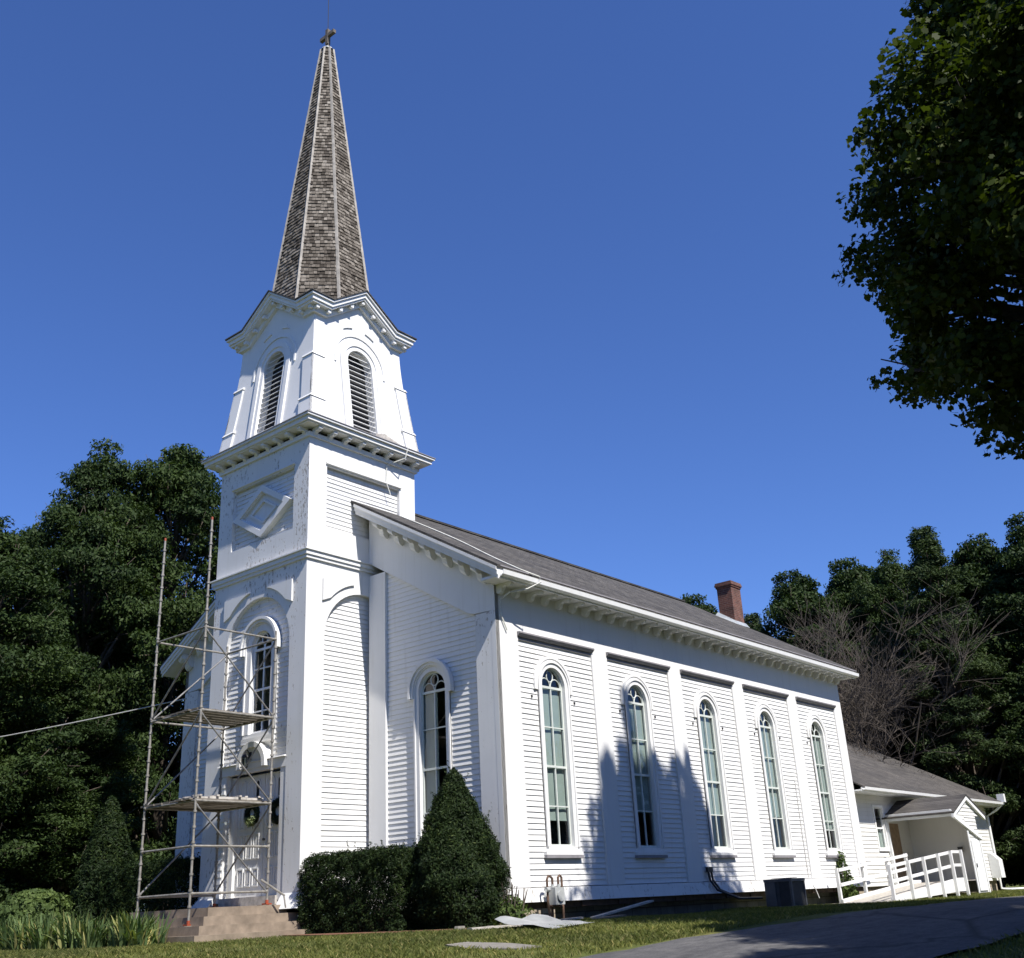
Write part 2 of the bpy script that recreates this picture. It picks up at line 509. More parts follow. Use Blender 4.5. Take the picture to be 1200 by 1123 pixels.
# driveway strip with a slightly wandering edge
DRX = np.arange(-34, 80, 0.5)
def drive_edges(x):
    y1 = float(np.interp(x, [-34, -5, 0, 3, 7, 10, 80], [-6.6, -6.65, -7.1, -7.2, -6.6, -6.3, -6.0])) + 0.06 * math.sin(x * 1.3) + 0.05 * math.sin(x * 2.9 + 1) + 0.03 * math.sin(x * 6.1)
    y0 = -10.75 + 0.06 * math.sin(x * 1.1 + 2) + 0.04 * math.sin(x * 3.3)
    return y0, y1
mb = MB()
for x in DRX:
    y0, y1 = drive_edges(x)
    for k in range(13):
        y = y0 + (y1 - y0) * k / 12
        mb.v.append((x, y, float(G(x, y)) + 0.035))
n_ = 13
for a in range(len(DRX) - 1):
    for k in range(n_ - 1):
        mb.f.append([a * n_ + k, (a + 1) * n_ + k, (a + 1) * n_ + k + 1, a * n_ + k + 1])
structure(mb.build('driveway', 'asphalt', smooth=True))
# concrete walk at the foot of the ramp
mb = MB()
mb.box(10.4, 14.75, -3.1, -0.75, -0.60, -0.462)
o = structure(mb.build('path', 'slabgrey'))

# ------------------------------------------------------------------ church dimensions
CX, CY, HW = -0.16, 6.04, 1.85       # tower centre and half width
TP = 2.01                            # front face of the tower at x = -TP
W, L = 12.08, 18.1                   # nave width and length
SL = 0.592                           # roof slope
def roof_z(y):
    yy = y if y <= CY else 2 * CY - y
    return 7.16 + SL * (yy + 0.29)
church = thing('church', (8, 6, -0.47), 'white clapboard church with a shingled steeple and peeling paint', 'church')

def face(n, d, c=(0, 0)):
    """map (u along face to the right seen from outside, v outward, z) to the world"""
    nx, ny = n
    tx, ty = -ny, nx
    def T(u, v, z):
        return (c[0] + tx * u + nx * (d + v), c[1] + ty * u + ny * (d + v), z)
    return T
FR = (-1, 0); SI = (0, -1); BK = (1, 0); LF = (0, 1)

def boards(mb, z0, z1, urange, holes=(), v0=0.0, ex=0.118, proud=0.021):
    rnd = random.Random(int(z0 * 100) + len(holes) * 7 + 3)
    z = z0
    while z < z1 - 1e-4:
        zu = min(z + ex, z1)
        a0, b0 = urange(z); a1, b1 = urange(zu)
        segs = [(0.0, 1.0)]
        zm = (z + zu) / 2
        cut = []
        for (uc, half, zb, zs) in holes:
            if zu <= zb + 1e-4: continue
            if zs < 0:
                if zm > -zs: continue
                hw = half
            elif zm <= zs: hw = half
            elif zm < zs + half: hw = math.sqrt(half * half - (zm - zs) ** 2)
            else: continue
            cut.append((uc - hw, uc + hw))
        cut.sort()
        cur0, cur1 = a0, a1
        out = []
        for c0, c1 in cut:
            if c0 > min(cur0, cur1): out.append((cur0, cur1, c0, c0))
            cur0 = cur1 = c1
        out.append((cur0, cur1, b0, b1))
        for s0, s1, e0, e1 in out:
            if e0 - s0 < 0.01 and e1 - s1 < 0.01: continue
            # boards butt here and there and no two lie quite alike
            js = [0.0]
            ln = max(e0 - s0, e1 - s1)
            if ln > 2.2 and rnd.random() < 0.8: js.append(rnd.uniform(0.25, 0.75))
            js.append(1.0)
            for q in range(len(js) - 1):
                fa, fb = js[q], js[q + 1]
                g = 0.0015 if q else 0
                pa0, pa1 = s0 + (e0 - s0) * fa + g, s1 + (e1 - s1) * fa + g
                pb0, pb1 = s0 + (e0 - s0) * fb, s1 + (e1 - s1) * fb
                j1, j2 = rnd.uniform(-.003, .003), rnd.uniform(-.003, .003)
                p = v0 + proud + rnd.uniform(-.003, .004)
                mb.poly([(pa0, p, z + j1), (pb0, p, z + j2), (pb1, v0 + .001, zu + .004), (pa1, v0 + .001, zu + .004)])
                mb.poly([(pa0, v0 - .004, z + j1), (pb0, v0 - .004, z + j2), (pb0, p, z + j2), (pa0, p, z + j1)])
        z = zu

def arch_pts(uc, r, zs, zb, n=20, full=True):
    pts = [(uc - r, zb)] if full else []
    for k in range(n + 1):
        a = math.pi - math.pi * k / n
        pts.append((uc + r * math.cos(a), zs + r * math.sin(a)))
    if full: pts.append((uc + r, zb))
    return pts

def arch_frame(mb, uc, ri, ro, zs, zb, vb, vf, n=20, full=True, zb_o=None):
    a = arch_pts(uc, ri, zs, zb, n, full); b = arch_pts(uc, ro, zs, zb if zb_o is None else zb_o, n, full)
    for k in range(len(a) - 1):
        (au, az), (bu, bz), (cu, cz), (du, dz) = a[k], b[k], b[k + 1], a[k + 1]
        mb.poly([(au, vf, az), (bu, vf, bz), (cu, vf, cz), (du, vf, dz)])
        mb.poly([(au, vb, az), (au, vf, az), (du, vf, dz), (du, vb, dz)])
        mb.poly([(bu, vf, bz), (bu, vb, bz), (cu, vb, cz), (cu, vf, cz)])
    for k in (0, -1):
        (au, az), (bu, bz) = a[k], b[k]
        mb.poly([(au, vb, az), (bu, vb, bz), (bu, vf, bz), (au, vf, az)])

def arch_plate(mb, uL, uR, zb, zt, uc, r, zs, vf, vb, n=24):
    """flat wall face with an arched opening reaching down to its foot"""
    mb.poly([(uL, vf, zb), (uc - r, vf, zb), (uc - r, vf, zs), (uL, vf, zs)])
    mb.poly([(uc + r, vf, zb), (uR, vf, zb), (uR, vf, zs), (uc + r, vf, zs)])
    mb.poly([(uL, vf, zs), (uc - r, vf, zs), (uc - r, vf, zt), (uL, vf, zt)])
    mb.poly([(uc + r, vf, zs), (uR, vf, zs), (uR, vf, zt), (uc + r, vf, zt)])
    a = arch_pts(uc, r, zs, zb, n, False)
    for k in range(n):
        (au, az), (bu, bz) = a[k], a[k + 1]
        mb.poly([(au, vf, az), (bu, vf, bz), (bu, vf, zt), (au, vf, zt)])
        mb.poly([(au, vf, az), (au, vb, az), (bu, vb, bz), (bu, vf, bz)])
    for s in (-1, 1):
        mb.poly([(uc + s * r, vf, zb), (uc + s * r, vb, zb), (uc + s * r, vb, zs), (uc + s * r, vf, zs)])

def arched_window(T, uc, zb, zs, r, v0, parent, rows, meet, shade_to=None, sash_mat='lead', cas=0.15, hood=0.0, sill_half=0.66, sill_mat='trimgrey', tracery=True, label=None, shade_from=None, tall_trim=False):
    mb = MB(T)
    arch_frame(mb, uc, r, r + cas, zs, zb, v0 - 0.13, v0 + 0.055)
    arch_frame(mb, uc, r + cas - 0.045, r + cas, zs, zb, v0 + 0.03, v0 + 0.085)
    mb.box(uc - r - cas, uc + r + cas, v0 - 0.12, v0 + 0.05, zb - 0.10, zb)
    win = mb.build('window', 'paint', church)
    if label: win['label'] = label
    if hood:
        mb = MB(T)
        zb_h = zs - 0.02
        arch_frame(mb, uc, r + cas - 0.01, r + cas + 0.10, zs, zb_h - 0.12, v0 + 0.0, v0 + hood)
        arch_frame(mb, uc, r + cas + 0.055, r + cas + 0.125, zs, zb_h - 0.12, v0 + hood * 0.4, v0 + hood * 1.35)
        mb.build('hood', 'paint', win)
    mb = MB(T)
    mb.box(uc - sill_half, uc + sill_half, v0 - 0.03, v0 + 0.10, zb - 0.17, zb - 0.10)
    mb.build('sill', 'paint', win)
    mb = MB(T)
    mb.box(uc - sill_half, uc + sill_half, v0 + 0.0, v0 + 0.10, zb - 0.235, zb - 0.174)
    mb.build('under_sill_strip', sill_mat, win)  # strip below the sill; on the side wall its grey stands for shade
    # sash
    mb = MB(T)
    sv0, sv1 = v0 - 0.075, v0 - 0.035
    arch_frame(mb, uc, r - 0.045, r - 0.003, zs, zb, sv0, sv1)
    mb.box(uc - r + .044, uc + r - .044, sv0, sv1, zb, zb + 0.06)
    mb.box(uc - r + .044, uc + r - .044, sv0, sv1 + 0.006, meet - 0.025, meet + 0.025)
    mb.box(uc - r + .044, uc + r - .044, sv0, sv1 + 0.004, zs - 0.06, zs - 0.005)
    for z in rows:
        mb.box(uc - r + .044, uc + r - .044, sv0 + .006, sv1 - .004, z - 0.014, z + 0.014)
    for z0, z1 in ((zb + 0.06, meet - 0.026), (meet + 0.026, zs - 0.06)):
        mb.box(uc - 0.016, uc + 0.016, sv0 + .004, sv1 - .002, z0, z1)
    sash = mb.build('sash', sash_mat, win)
    if tracery:
        mb = MB(T)
        rr = r - 0.045
        vm = (sv0 + sv1) / 2
        for s in (-1, 1):
            c = uc + s * rr * 0.5
            mb.tube([(c + rr * 0.47 * math.cos(t), vm, zs + rr * 0.47 * math.sin(t)) for t in np.linspace(0, math.pi, 14)], 0.014, 6)
        mb.tube([(uc + rr * 0.30 * math.cos(t), vm, zs + rr * 0.62 + rr * 0.34 * math.sin(t)) for t in np.linspace(0, 2 * math.pi, 22)], 0.014, 6)
        mb.build('tracery', sash_mat, win)
    mb = MB(T)
    pts = arch_pts(uc, r - 0.03, zs, zb + 0.03, 20)
    mb.poly([(u, v0 - 0.062, z) for u, z in pts])
    mb.build('pane', 'glass', win)
    if shade_to is not None:
        mb = MB(T)
        zt = zs - 0.03 if shade_from is None else shade_from
        k = 10
        for q in range(k):
            ua = uc - r + 0.03 + (2 * r - .06) * q / k; ub = uc - r + 0.03 + (2 * r - .06) * (q + 1) / k
            va = v0 - 0.115 + 0.004 * math.sin(q * 1.7 + uc * 3); vb = v0 - 0.115 + 0.004 * math.sin((q + 1) * 1.7 + uc * 3)
            mb.poly([(ua, va, shade_to), (ub, vb, shade_to), (ub, vb, zt), (ua, va, zt)])
        mb.box(uc - r + .03, uc + r - .03, v0 - 0.123, v0 - 0.108, shade_to - 0.03, shade_to)
        mb.build('roller_shade', 'shade', win)
    return win

# ---- nave, long side wall (y = 0) with five bays
TS = face(SI, 0.0, (0, 0))           # u = x, v = -y
TL = face(LF, W, (0, 0))             # u = -x
SID = -0.06                          # siding face sits behind the pilasters
bay0, bayw, bays = 0.766, 2.827, 3.4805
WC = [1.99 + bays * i for i in range(5)]
mb = MB(TS)
holes = [(c, 0.475, 0.98, 4.65) for c in WC]
for i in range(5):
    a, b = bay0 + i * bays, bay0 + i * bays + bayw
    boards(mb, 0.27, 5.70, lambda z, a=a, b=b: (a - .01, b + .01), [holes[i]], SID)
mb.build('side_siding', 'board', church)
edges = [0.0] + sum([[bay0 + i * bays, bay0 + i * bays + bayw] for i in range(5)], []) + [L]
for k in range(0, len(edges), 2):
    mb = MB(TS)
    mb.box(edges[k], edges[k + 1], -0.13, 0.0, 0.262, 5.70)
    mb.build('pilaster', 'board', church)
mb = MB(TS)
mb.box(.006, L, -0.13, 0.0, 5.70, 6.74)
mb.build('frieze', 'paint', church)
mb = MB(TS)     # water table, sloping outward
mb.prism([(-.03, -.13, -.03), (-.03, .06, -.03), (-.03, .05, .03), (-.03, .012, .25), (-.03, -.13, .26)],
         [(L, -.13, -.03), (L, .06, -.03), (L, .05, .03), (L, .012, .25), (L, -.13, .26)])
mb.build('water_table', 'peel', church)
for i in range(5):
    a, b = bay0 + i * bays, bay0 + i * bays + bayw
    mb = MB(TS)
    mb.prism([(a - .03, -.06, 5.66), (a - .03, .03, 5.66), (a - .03, .085, 5.72), (a - .03, .085, 5.755), (a - .03, -.05, 5.765)],
             [(b + .03, -.06, 5.66), (b + .03, .03, 5.66), (b + .03, .085, 5.72), (b + .03, .085, 5.755), (b + .03, -.05, 5.765)])
    mb.box(a + 0.01, b - 0.01, -.06, -.015, 5.585, 5.658)
    mb.build('drip_cap', 'trimgrey', church)
shade_bot = [1.68, 1.95, 1.98, 2.02, 1.75]
for i, c in enumerate(WC):
    arched_window(TS, c, 1.08, 4.65, 0.43, SID, church, [3.70, 1.95] + ([1.68] if i == 4 else []), 2.82, shade_bot[i], hood=0.05)

# ---- plain left and rear walls, floor
mb = MB()
mb.box(0.0, L, W - .13, W, -.03, 6.9)
mb.box(L - .12, L, 0.13, W - .131, -.03, 6.9)
mb.prism([(L - .12, .131, 6.9), (L - .12, W - .131, 6.9), (L - .12, CY, 10.6)], [(L - .002, .131, 6.9), (L - .002, W - .131, 6.9), (L - .002, CY, 10.6)])
mb.build('rear_wall', 'board', church)
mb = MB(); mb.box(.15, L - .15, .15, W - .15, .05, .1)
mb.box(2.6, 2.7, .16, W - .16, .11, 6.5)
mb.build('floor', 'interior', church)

# ---- nave front (x = 0), both halves
TF = face(FR, 0.0, (0, CY))          # u = CY - y
FSD = -0.09
def rake_low(u):                     # lower edge of the raking frieze
    return 6.15 + SL * ((CY - abs(u)) - 0.66)
for sgn in (1, -1):
    uo, ui = sgn * (CY - 0.0), sgn * 1.86
    mb = MB(TF)
    def ur(z, sgn=sgn):
        far = 5.42
        if z > rake_low(5.38):
            far = CY - ((z - 6.15) / SL + 0.66) + 0.02
        far = max(far, 2.36)
        return (2.40, far) if sgn > 0 else (-far, -2.40)
    wc = sgn * (CY - 2.08)
    boards(mb, 0.27, rake_low(2.46), ur, [(wc, 0.475, 0.98, 4.68)] if True else [], FSD)
    mb.build('front_siding', 'board', church)
    mb = MB(TF)
    for a, b in ((5.42, 6.04), (1.86, 2.44)):
        zb1, zb2 = rake_low(a), rake_low(b)
        if b > 6: zb1 = zb2 = 6.15; 
        lo, hi = (a, b) if sgn > 0 else (-b, -a)
        mb = MB(TF)
        mb.box(lo, hi, -.126, -.003, 0.262, min(zb1, zb2) - .002)
        mb.build('corner_board', 'peel' if a > 4 else 'board', church)
    # raking frieze
    mb = MB(TF)
    o5, o1 = 6.04, 1.86
    def zz(u): return roof_z(CY - u) - 0.30
    lowpts = [(o5, 6.15), (5.40, 6.15 + .03), (5.22, rake_low(5.30) + .03), (o1, rake_low(o1))]
    pr = [(u * sgn, 0.0, z) for u, z in lowpts] + [(o1 * sgn, 0.0, zz(o1)), (o5 * sgn, 0.0, zz(o5))]
    mb.prism(pr, [(u, -.13, z) for u, v, z in pr])
    mb.build('raking_frieze', 'paint', church)
    # soffit + bargeboard mouldings under the rake
    mb = MB(TF)
    ue = CY + 0.55
    def strip(v0_, v1_, top, bot, ua=o1, ub=ue):
        A = [(ua * sgn, v0_, roof_z(CY - ua) - bot), (ua * sgn, v1_, roof_z(CY - ua) - bot), (ua * sgn, v1_, roof_z(CY - ua) - top), (ua * sgn, v0_, roof_z(CY - ua) - top)]
        B = [(ub * sgn, p[1], p[2] - SL * (ub - ua)) for p in A]
        mb.prism(A, B)
    strip(0.0, 0.44, 0.10, 0.30)
    strip(0.441, 0.475, 0.07, 0.335)
    strip(0.476, 0.51, 0.07, 0.25)
    strip(0.511, 0.545, 0.07, 0.15)
    mb.build('rake_cornice', 'paint', church)
    for k in range(8):
        u = 5.78 - k * 0.545
        if u < 2.0: break
        mb = MB(TF)
        zt = roof_z(CY - u) - 0.30
        prof = [(0.0, -.02), (0.40, -.02), (0.42, -.10), (0.38, -.15), (0.30, -.17), (0.24, -.14), (0.20, -.19), (0.18, -.29), (0.13, -.35), (0.05, -.37), (0.0, -.33)]
        A = [((u - .085) * sgn, v, zt + .085 * SL + z) for v, z in prof]
        B = [((u + .085) * sgn, v, zt - .085 * SL + z) for v, z in prof]
        mb.prism(A, B)
        mb.build('bracket', 'paint', church)
    arched_window(TF, wc, 1.08, 4.68, 0.43, FSD, church, [3.80, 1.95], 2.90, 0.5 if sgn < 0 else None, hood=0.12, sill_mat='paint')
# half drawn shade of the front right window
mb = MB(TF)
c = CY - 2.08
for q in range(6):
    ua = c - .40 + .42 * q / 6; ub = c - .40 + .42 * (q + 1) / 6
    mb.poly([(ua, FSD - .115 + .006 * math.sin(q * 2), 1.1), (ub, FSD - .115 + .006 * math.sin(q * 2 + 2), 1.1), (ub, FSD - .115 + .006 * math.sin(q * 2 + 2), 4.62), (ua, FSD - .115 + .006 * math.sin(q * 2), 4.62)])
mb.build('curtain', 'shade', church)
mb = MB(TF)
mb.prism([(1.86, -.13, -.03), (1.86, .06, -.03), (1.86, .05, .03), (1.86, .012, .25), (1.86, -.13, .26)],
         [(6.06, -.13, -.03), (6.06, .06, -.03), (6.06, .05, .03), (6.06, .012, .25), (6.06, -.13, .26)])
mb.build('front_water_table', 'peel', church)
mb = MB(TF)
mb.prism([(-6.06, -.13, -.03), (-6.06, .06, -.03), (-6.06, .05, .03), (-6.06, .012, .25), (-6.06, -.13, .26)],
         [(-1.86, -.13, -.03), (-1.86, .06, -.03), (-1.86, .05, .03), (-1.86, .012, .25), (-1.86, -.13, .26)])
mb.build('front_water_table', 'peel', church)

# ---- eave of the long side: soffit, fascia, gutter, scrolled brackets
EO = 0.52
mb = MB(TS)
mb.box(-0.43, L + .40, -.01, EO - .03, 6.735, 6.80)
mb.box(-0.43, L + .42, EO - .028, EO + .01, 6.70, 6.95)
mb.build('soffit', 'paint', church)
mb = MB(TS)
A = [(EO + .012, 6.74), (EO + .07, 6.735), (EO + .13, 6.77), (EO + .15, 6.87), (EO + .13, 6.875), (EO + .115, 6.79), (EO + .065, 6.75), (EO + .03, 6.87), (EO + .012, 6.87)]
mb.prism([(-.42, v, z) for v, z in A], [(L + .45, v, z) for v, z in A])
gut = mb.build('gutter', 'gutter', church)
mb = MB(TS)
A = [(EO + .012, 6.955), (EO + .075, 6.955), (EO + .075, 6.985), (EO + .012, 7.0)]
mb.prism([(-.43, v, z) for v, z in A], [(L + .45, v, z) for v, z in A])
mb.build('drip_edge', 'trimgrey', church)
nb = 34
for k in range(nb):
    u = 0.12 + k * (L - .3) / (nb - 1)
    mb = MB(TS)
    prof = [(0.002, 6.73), (0.44, 6.73), (0.45, 6.69), (0.42, 6.645), (0.36, 6.635), (0.31, 6.655), (0.27, 6.67), (0.19, 6.64), (0.16, 6.57), (0.11, 6.525), (0.05, 6.52), (0.002, 6.55)]
    mb.prism([(u - .055, v, z) for v, z in prof], [(u + .055, v, z) for v, z in prof])
    mb.build('bracket', 'paint', church)

# ---- nave roof
mb = MB()
x0, x1 = -0.53, L + 0.48
for sgn in (0, 1):
    f = (lambda y: y) if sgn == 0 else (lambda y: 2 * CY - y)
    ye = -0.585
    a = [(x0, f(ye), roof_z(ye) - .06), (x1, f(ye), roof_z(ye) - .06), (x1, f(CY), roof_z(CY) - .06), (x0, f(CY), roof_z(CY) - .06)]
    b = [(p[0], p[1], p[2] + .06) for p in a]
    mb.hexa(a + b)
mb.box(x0 + .02, x1 - .02, CY - .12, CY + .12, roof_z(CY) - .03, roof_z(CY) + .025)
roof = mb.build('roof', 'roof', church)
mb = MB()
for k in range(46):      # raised courses close to the eave give the edge its steps
    pass
# chimney on the roof slope near the ridge
chx, chy = 18.55, 3.95
mb = MB()
mb.box(chx - .36, chx + .36, chy - .31, chy + .31, 8.6, 10.95)
mb.box(chx - .39, chx + .39, chy - .34, chy + .34, 10.95, 11.02)
mb.box(chx - .42, chx + .42, chy - .37, chy + .37, 11.02, 11.10)
mb.box(chx - .40, chx + .40, chy - .35, chy + .35, 11.10, 11.17)
ch = mb.build('chimney', 'brick', roof)
mb = MB()
mb.hexa([(chx - .50, chy - .45, roof_z(chy - .45) + .002), (chx + .50, chy - .45, roof_z(chy - .45) + .002), (chx + .50, chy + .42, roof_z(chy + .42) + .002), (chx - .50, chy + .42, roof_z(chy + .42) + .002),
         (chx - .42, chy - .35, roof_z(chy - .45) + .17), (chx + .42, chy - .35, roof_z(chy - .45) + .17), (chx + .42, chy + .35, roof_z(chy + .42) + .12), (chx - .42, chy + .35, roof_z(chy + .42) + .12)])
mb.build('flashing', 'copper', roof)

# ---- foundation
mb = MB()
mb.box(.30, L - .1, .34, W - .14, -1.0, -.16)
mb.box(-TP + .12, .119, CY - HW + .12, CY + HW - .12, -1.0, -.06)
mb.build('foundation', 'shaded_stone', church)
for k, (a, b) in enumerate([(.03, .46), (.48, .98), (1.0, 1.62)]):
    mb = MB(); mb.box(a, b, .04 + .012 * k, .339, -.95, -.163)
    mb.build('foundation_block', 'stone', church)
mb = MB()
mb.box(.06, L - .06, .07, .30, -.158, -.032)
mb.box(.06, .30, .301, 4.0, -.158, -.032)
for k in range(14):
    a = .2 + k * 1.27 + random.uniform(-.2, .2)
    mb.box(a, a + random.uniform(.3, .9), .02 + random.uniform(0, .03), .069, -.15, -.06)
mb.build('sill_timber', 'sill', church)

# ------------------------------------------------------------------ tower
TC = (CX, CY)
faces = {'front': (FR, HW), 'side': (SI, HW), 'back': (BK, HW), 'left': (LF, HW)}
RC = -0.13                        # recessed panels of the tower
for nm, (nv, d) in faces.items():
    T = face(nv, d, TC)
    low = 0.42
    mb = MB(T)
    if nm != 'back':
        arch_plate(mb, -HW, HW, low, 7.98, 0, 1.27, 6.10, 0.0, RC - .01)
        # raised spandrel pieces
        mb.build('arched_face', 'peel' if nm == 'front' else 'board', church)
        mb = MB(T)
        if nm == 'front':
            holes = [(0.09, 0.46, 3.98, 6.15), (0.13, 1.06, -1, -3.16)]
        else:
            holes = []
        def ur(z):
            if z <= 6.10: h = 1.29
            else: h = math.sqrt(max(0.0, 1.30 ** 2 - (z - 6.10) ** 2))
            return (-h, h)
        boards(mb, low, 7.38, ur, holes, RC)
        mb.build('tower_siding', 'boardfront' if nm == 'front' else 'board', church)
        for s in (-1, 1):
            mb = MB(T)
            # curved triangle: two straight edges and one following the arch
            ro = 1.50
            arc = [(s * ro * math.cos(t), 6.10 + ro * math.sin(t)) for t in np.linspace(R(42), R(72), 9)]
            c0 = (s * 1.36, arc[-1][1] + .03)
            pts = [(s * 1.36, arc[0][1] - .10)] + [(u, z) for u, z in arc if abs(u) < 1.34] + [(arc[-1][0] - s * .12, c0[1]), c0]
            mb.prism([(u, 0.001, z) for u, z in pts], [(u, 0.05, z) for u, z in pts])
            mb.build('spandrel', 'paint', church)
        for s in (-1, 1):
            mb = MB(T)     # flared foot
            a, b = (1.27, HW) if s > 0 else (-HW, -1.27)
            e = .20
            mb.hexa([(a - (e if s < 0 else 0), RC, .10), (b + (e if s > 0 else 0), RC, .10), (b + (e if s > 0 else 0), .22, .10), (a - (e if s < 0 else 0), .22, .10),
                     (a, RC, .42), (b, RC, .42), (b, .004, .42), (a, .004, .42)])
            if s < 0: mb.build('flared_base', 'paint', church)
        if nm != 'front':
            mb.box(-1.27, 1.27, RC - .05, .03, .10, .415)
        mb.build('flared_base', 'paint', church)
    else:
        pass
    # second stage: plate with a rectangular panel
    mb = MB(T)
    z0, z1 = 8.20, 11.30
    pu, pz0, pz1 = 1.27, 8.88, 10.56
    for a, b, c_, d_ in ((-HW, -pu, z0, z1), (pu, HW, z0, z1), (-pu, pu, z0, pz0), (-pu, pu, pz1, z1)):
        mb.poly([(a, 0, c_), (b, 0, c_), (b, 0, d_), (a, 0, d_)])
    for s in (-1, 1):
        mb.poly([(s * pu, 0, pz0), (s * pu, RC, pz0), (s * pu, RC, pz1), (s * pu, 0, pz1)])
    mb.poly([(-pu, 0, pz0), (pu, 0, pz0), (pu, RC, pz0), (-pu, RC, pz0)])
    mb.poly([(-pu, 0, pz1), (pu, 0, pz1), (pu, RC, pz1), (-pu, RC, pz1)])
    mb.build('panel_face', 'peel' if nm == 'front' else 'paint', church)
    mb = MB(T)
    boards(mb, pz0, pz1, lambda z: (-pu, pu), [], RC + .005)
    mb.build('panel_siding', 'boardfront' if nm == 'front' else 'board', church)
    mb = MB(T)
    # moulding round the panel head
    mb.prism([(-pu - .04, 0.002, pz1 + .02), (-pu - .04, .05, pz1 + .04), (-pu - .04, .05, pz1 + .075), (-pu - .04, 0.002, pz1 + .09)],
             [(pu + .04, 0.002, pz1 + .02), (pu + .04, .05, pz1 + .04), (pu + .04, .05, pz1 + .075), (pu + .04, 0.002, pz1 + .09)])
    mb.build('panel_cap', 'paint', church)
    if nm == 'front':
        def dia(mb, ri, ro, v0_, v1_):
            k = 0.60
            A = [(ro, 0), (0, ro * k), (-ro, 0), (0, -ro * k)]
            B = [(ri, 0), (0, ri * k), (-ri, 0), (0, -ri * k)]
            for i in range(4):
                j = (i + 1) % 4
                zc = 9.69
                q = [A[i], A[j], B[j], B[i]]
                mb.prism([(u, v0_, zc + z) for u, z in q], [(u, v1_, zc + z) for u, z in q])
        mb = MB(T)
        dia(mb, 0.90, 1.19, RC - .01, 0.045)
        dia(mb, 0.84, 0.899, RC - .01, 0.0)
        dia(mb, 0.56, 0.839, RC - .01, -0.075)
        dia(mb, 0.45, 0.559, RC - .01, -0.02)
        dia(mb, 0.001, 0.449, RC - .01, -0.08)
        mb.build('diamond_ornament', 'paint', church)
    # belfry
    zb_, zt_ = 11.76, 14.85
    hb, ht = 1.90, 1.58
    def hz(z):
        t = (z - zb_) / (zt_ - zb_)
        return hb + (ht - hb) * (1 - (1 - t) ** 1.35)
    def TB(u, v, z, nv=nv):
        h = hz(min(z, 16.4)) if z < 14.85 else ht
        return face(nv, h, TC)(u, v, z)
    lr, lzs, lzb = 0.44, 13.98, 11.80
    mb = MB(TB)
    N = 14
    zs_list = [zb_ + (14.85 - zb_) * k / N for k in range(N + 1)]
    RO = 0.62
    def open_half(z, r=RO):
        if z <= lzs: return r
        return math.sqrt(max(0, r * r - (z - lzs) ** 2)) if z < lzs + r else 0
    for k in range(N):
        za, zc = zs_list[k], zs_list[k + 1]
        h0, h1 = open_half(za), open_half(zc)
        for s in (-1, 1):
            mb.poly([(s * h0, 0, za), (s * hz(za), 0, za), (s * hz(zc), 0, zc), (s * h1, 0, zc)])
    # gable wall
    gu, gz0, gz1 = 1.18, 15.22, 15.98
    mb.poly([(-ht, 0, 14.85), (ht, 0, 14.85), (ht, 0, gz0), (gu, 0, gz0), (0, 0, gz1), (-gu, 0, gz0), (-ht, 0, gz0)])
    mb.build('belfry_wall', 'board', church)
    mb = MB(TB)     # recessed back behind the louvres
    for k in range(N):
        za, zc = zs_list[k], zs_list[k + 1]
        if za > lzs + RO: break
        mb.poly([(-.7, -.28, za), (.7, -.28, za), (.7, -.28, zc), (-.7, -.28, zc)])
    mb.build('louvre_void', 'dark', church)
    mb = MB(TB)
    arch_frame(mb, 0, lr, RO + .02, lzs, lzb, -.29, .02, 20)
    arch_frame(mb, 0, RO - .05, RO + .10, lzs, lzb, -.02, .05, 20)
    lou = mb.build('louvre', 'paint', church)
    mb = MB(TB)
    nsl = 17
    for k in range(nsl):
        z = lzb + .05 + k * (lzs + lr - lzb - .1) / (nsl - 1)
        h = lr if z <= lzs else math.sqrt(max(0.002, lr * lr - (z - lzs) ** 2))
        mb.hexa([(-h, -.075, z - .002), (h, -.075, z - .002), (h, -.04, z - .008), (-h, -.04, z - .008),
                 (-h, -.075, z + .012), (h, -.075, z + .012), (h, -.04, z + .006), (-h, -.04, z + .006)])
    mb.build('slat', 'sashwhite', lou)
    # hood moulding, wide arch outline and spandrel creases
    mb = MB(TB)
    arch_frame(mb, 0, 0.86, 0.92, lzs, 13.80, 0.0, .03, 20)
    for s in (-1, 1):
        arc = [(s * 1.12 * math.cos(t), lzs + 1.12 * math.sin(t)) for t in np.linspace(R(60), R(78), 6)]
        pts = arc + [(s * .34, 15.16), (s * .44, 15.13)]
        mb.prism([(u, 0.0, z) for u, z in pts], [(u, .035, z) for u, z in pts])
    mb.build('arch_moulding', 'paint', church)
    # corner buttress panels in three stages
    for s in (-1, 1):
        mb = MB(TB)
        for za, zc, wd, pr in ((11.78, 12.36, .42, .06), (12.38, 13.72, .36, .045)):
            steps = 6
            for k in range(steps):
                z2, z3 = za + (zc - za) * k / steps, za + (zc - za) * (k + 1) / steps
                e2, e3 = hz(z2), hz(z3)
                q = [(s * (e2 - wd), 0, z2), (s * (e2 + pr), 0, z2), (s * (e2 + pr), pr, z2), (s * (e2 - wd), pr, z2),
                     (s * (e3 - wd), 0, z3), (s * (e3 + pr), 0, z3), (s * (e3 + pr), pr, z3), (s * (e3 - wd), pr, z3)]
                mb.hexa(q)
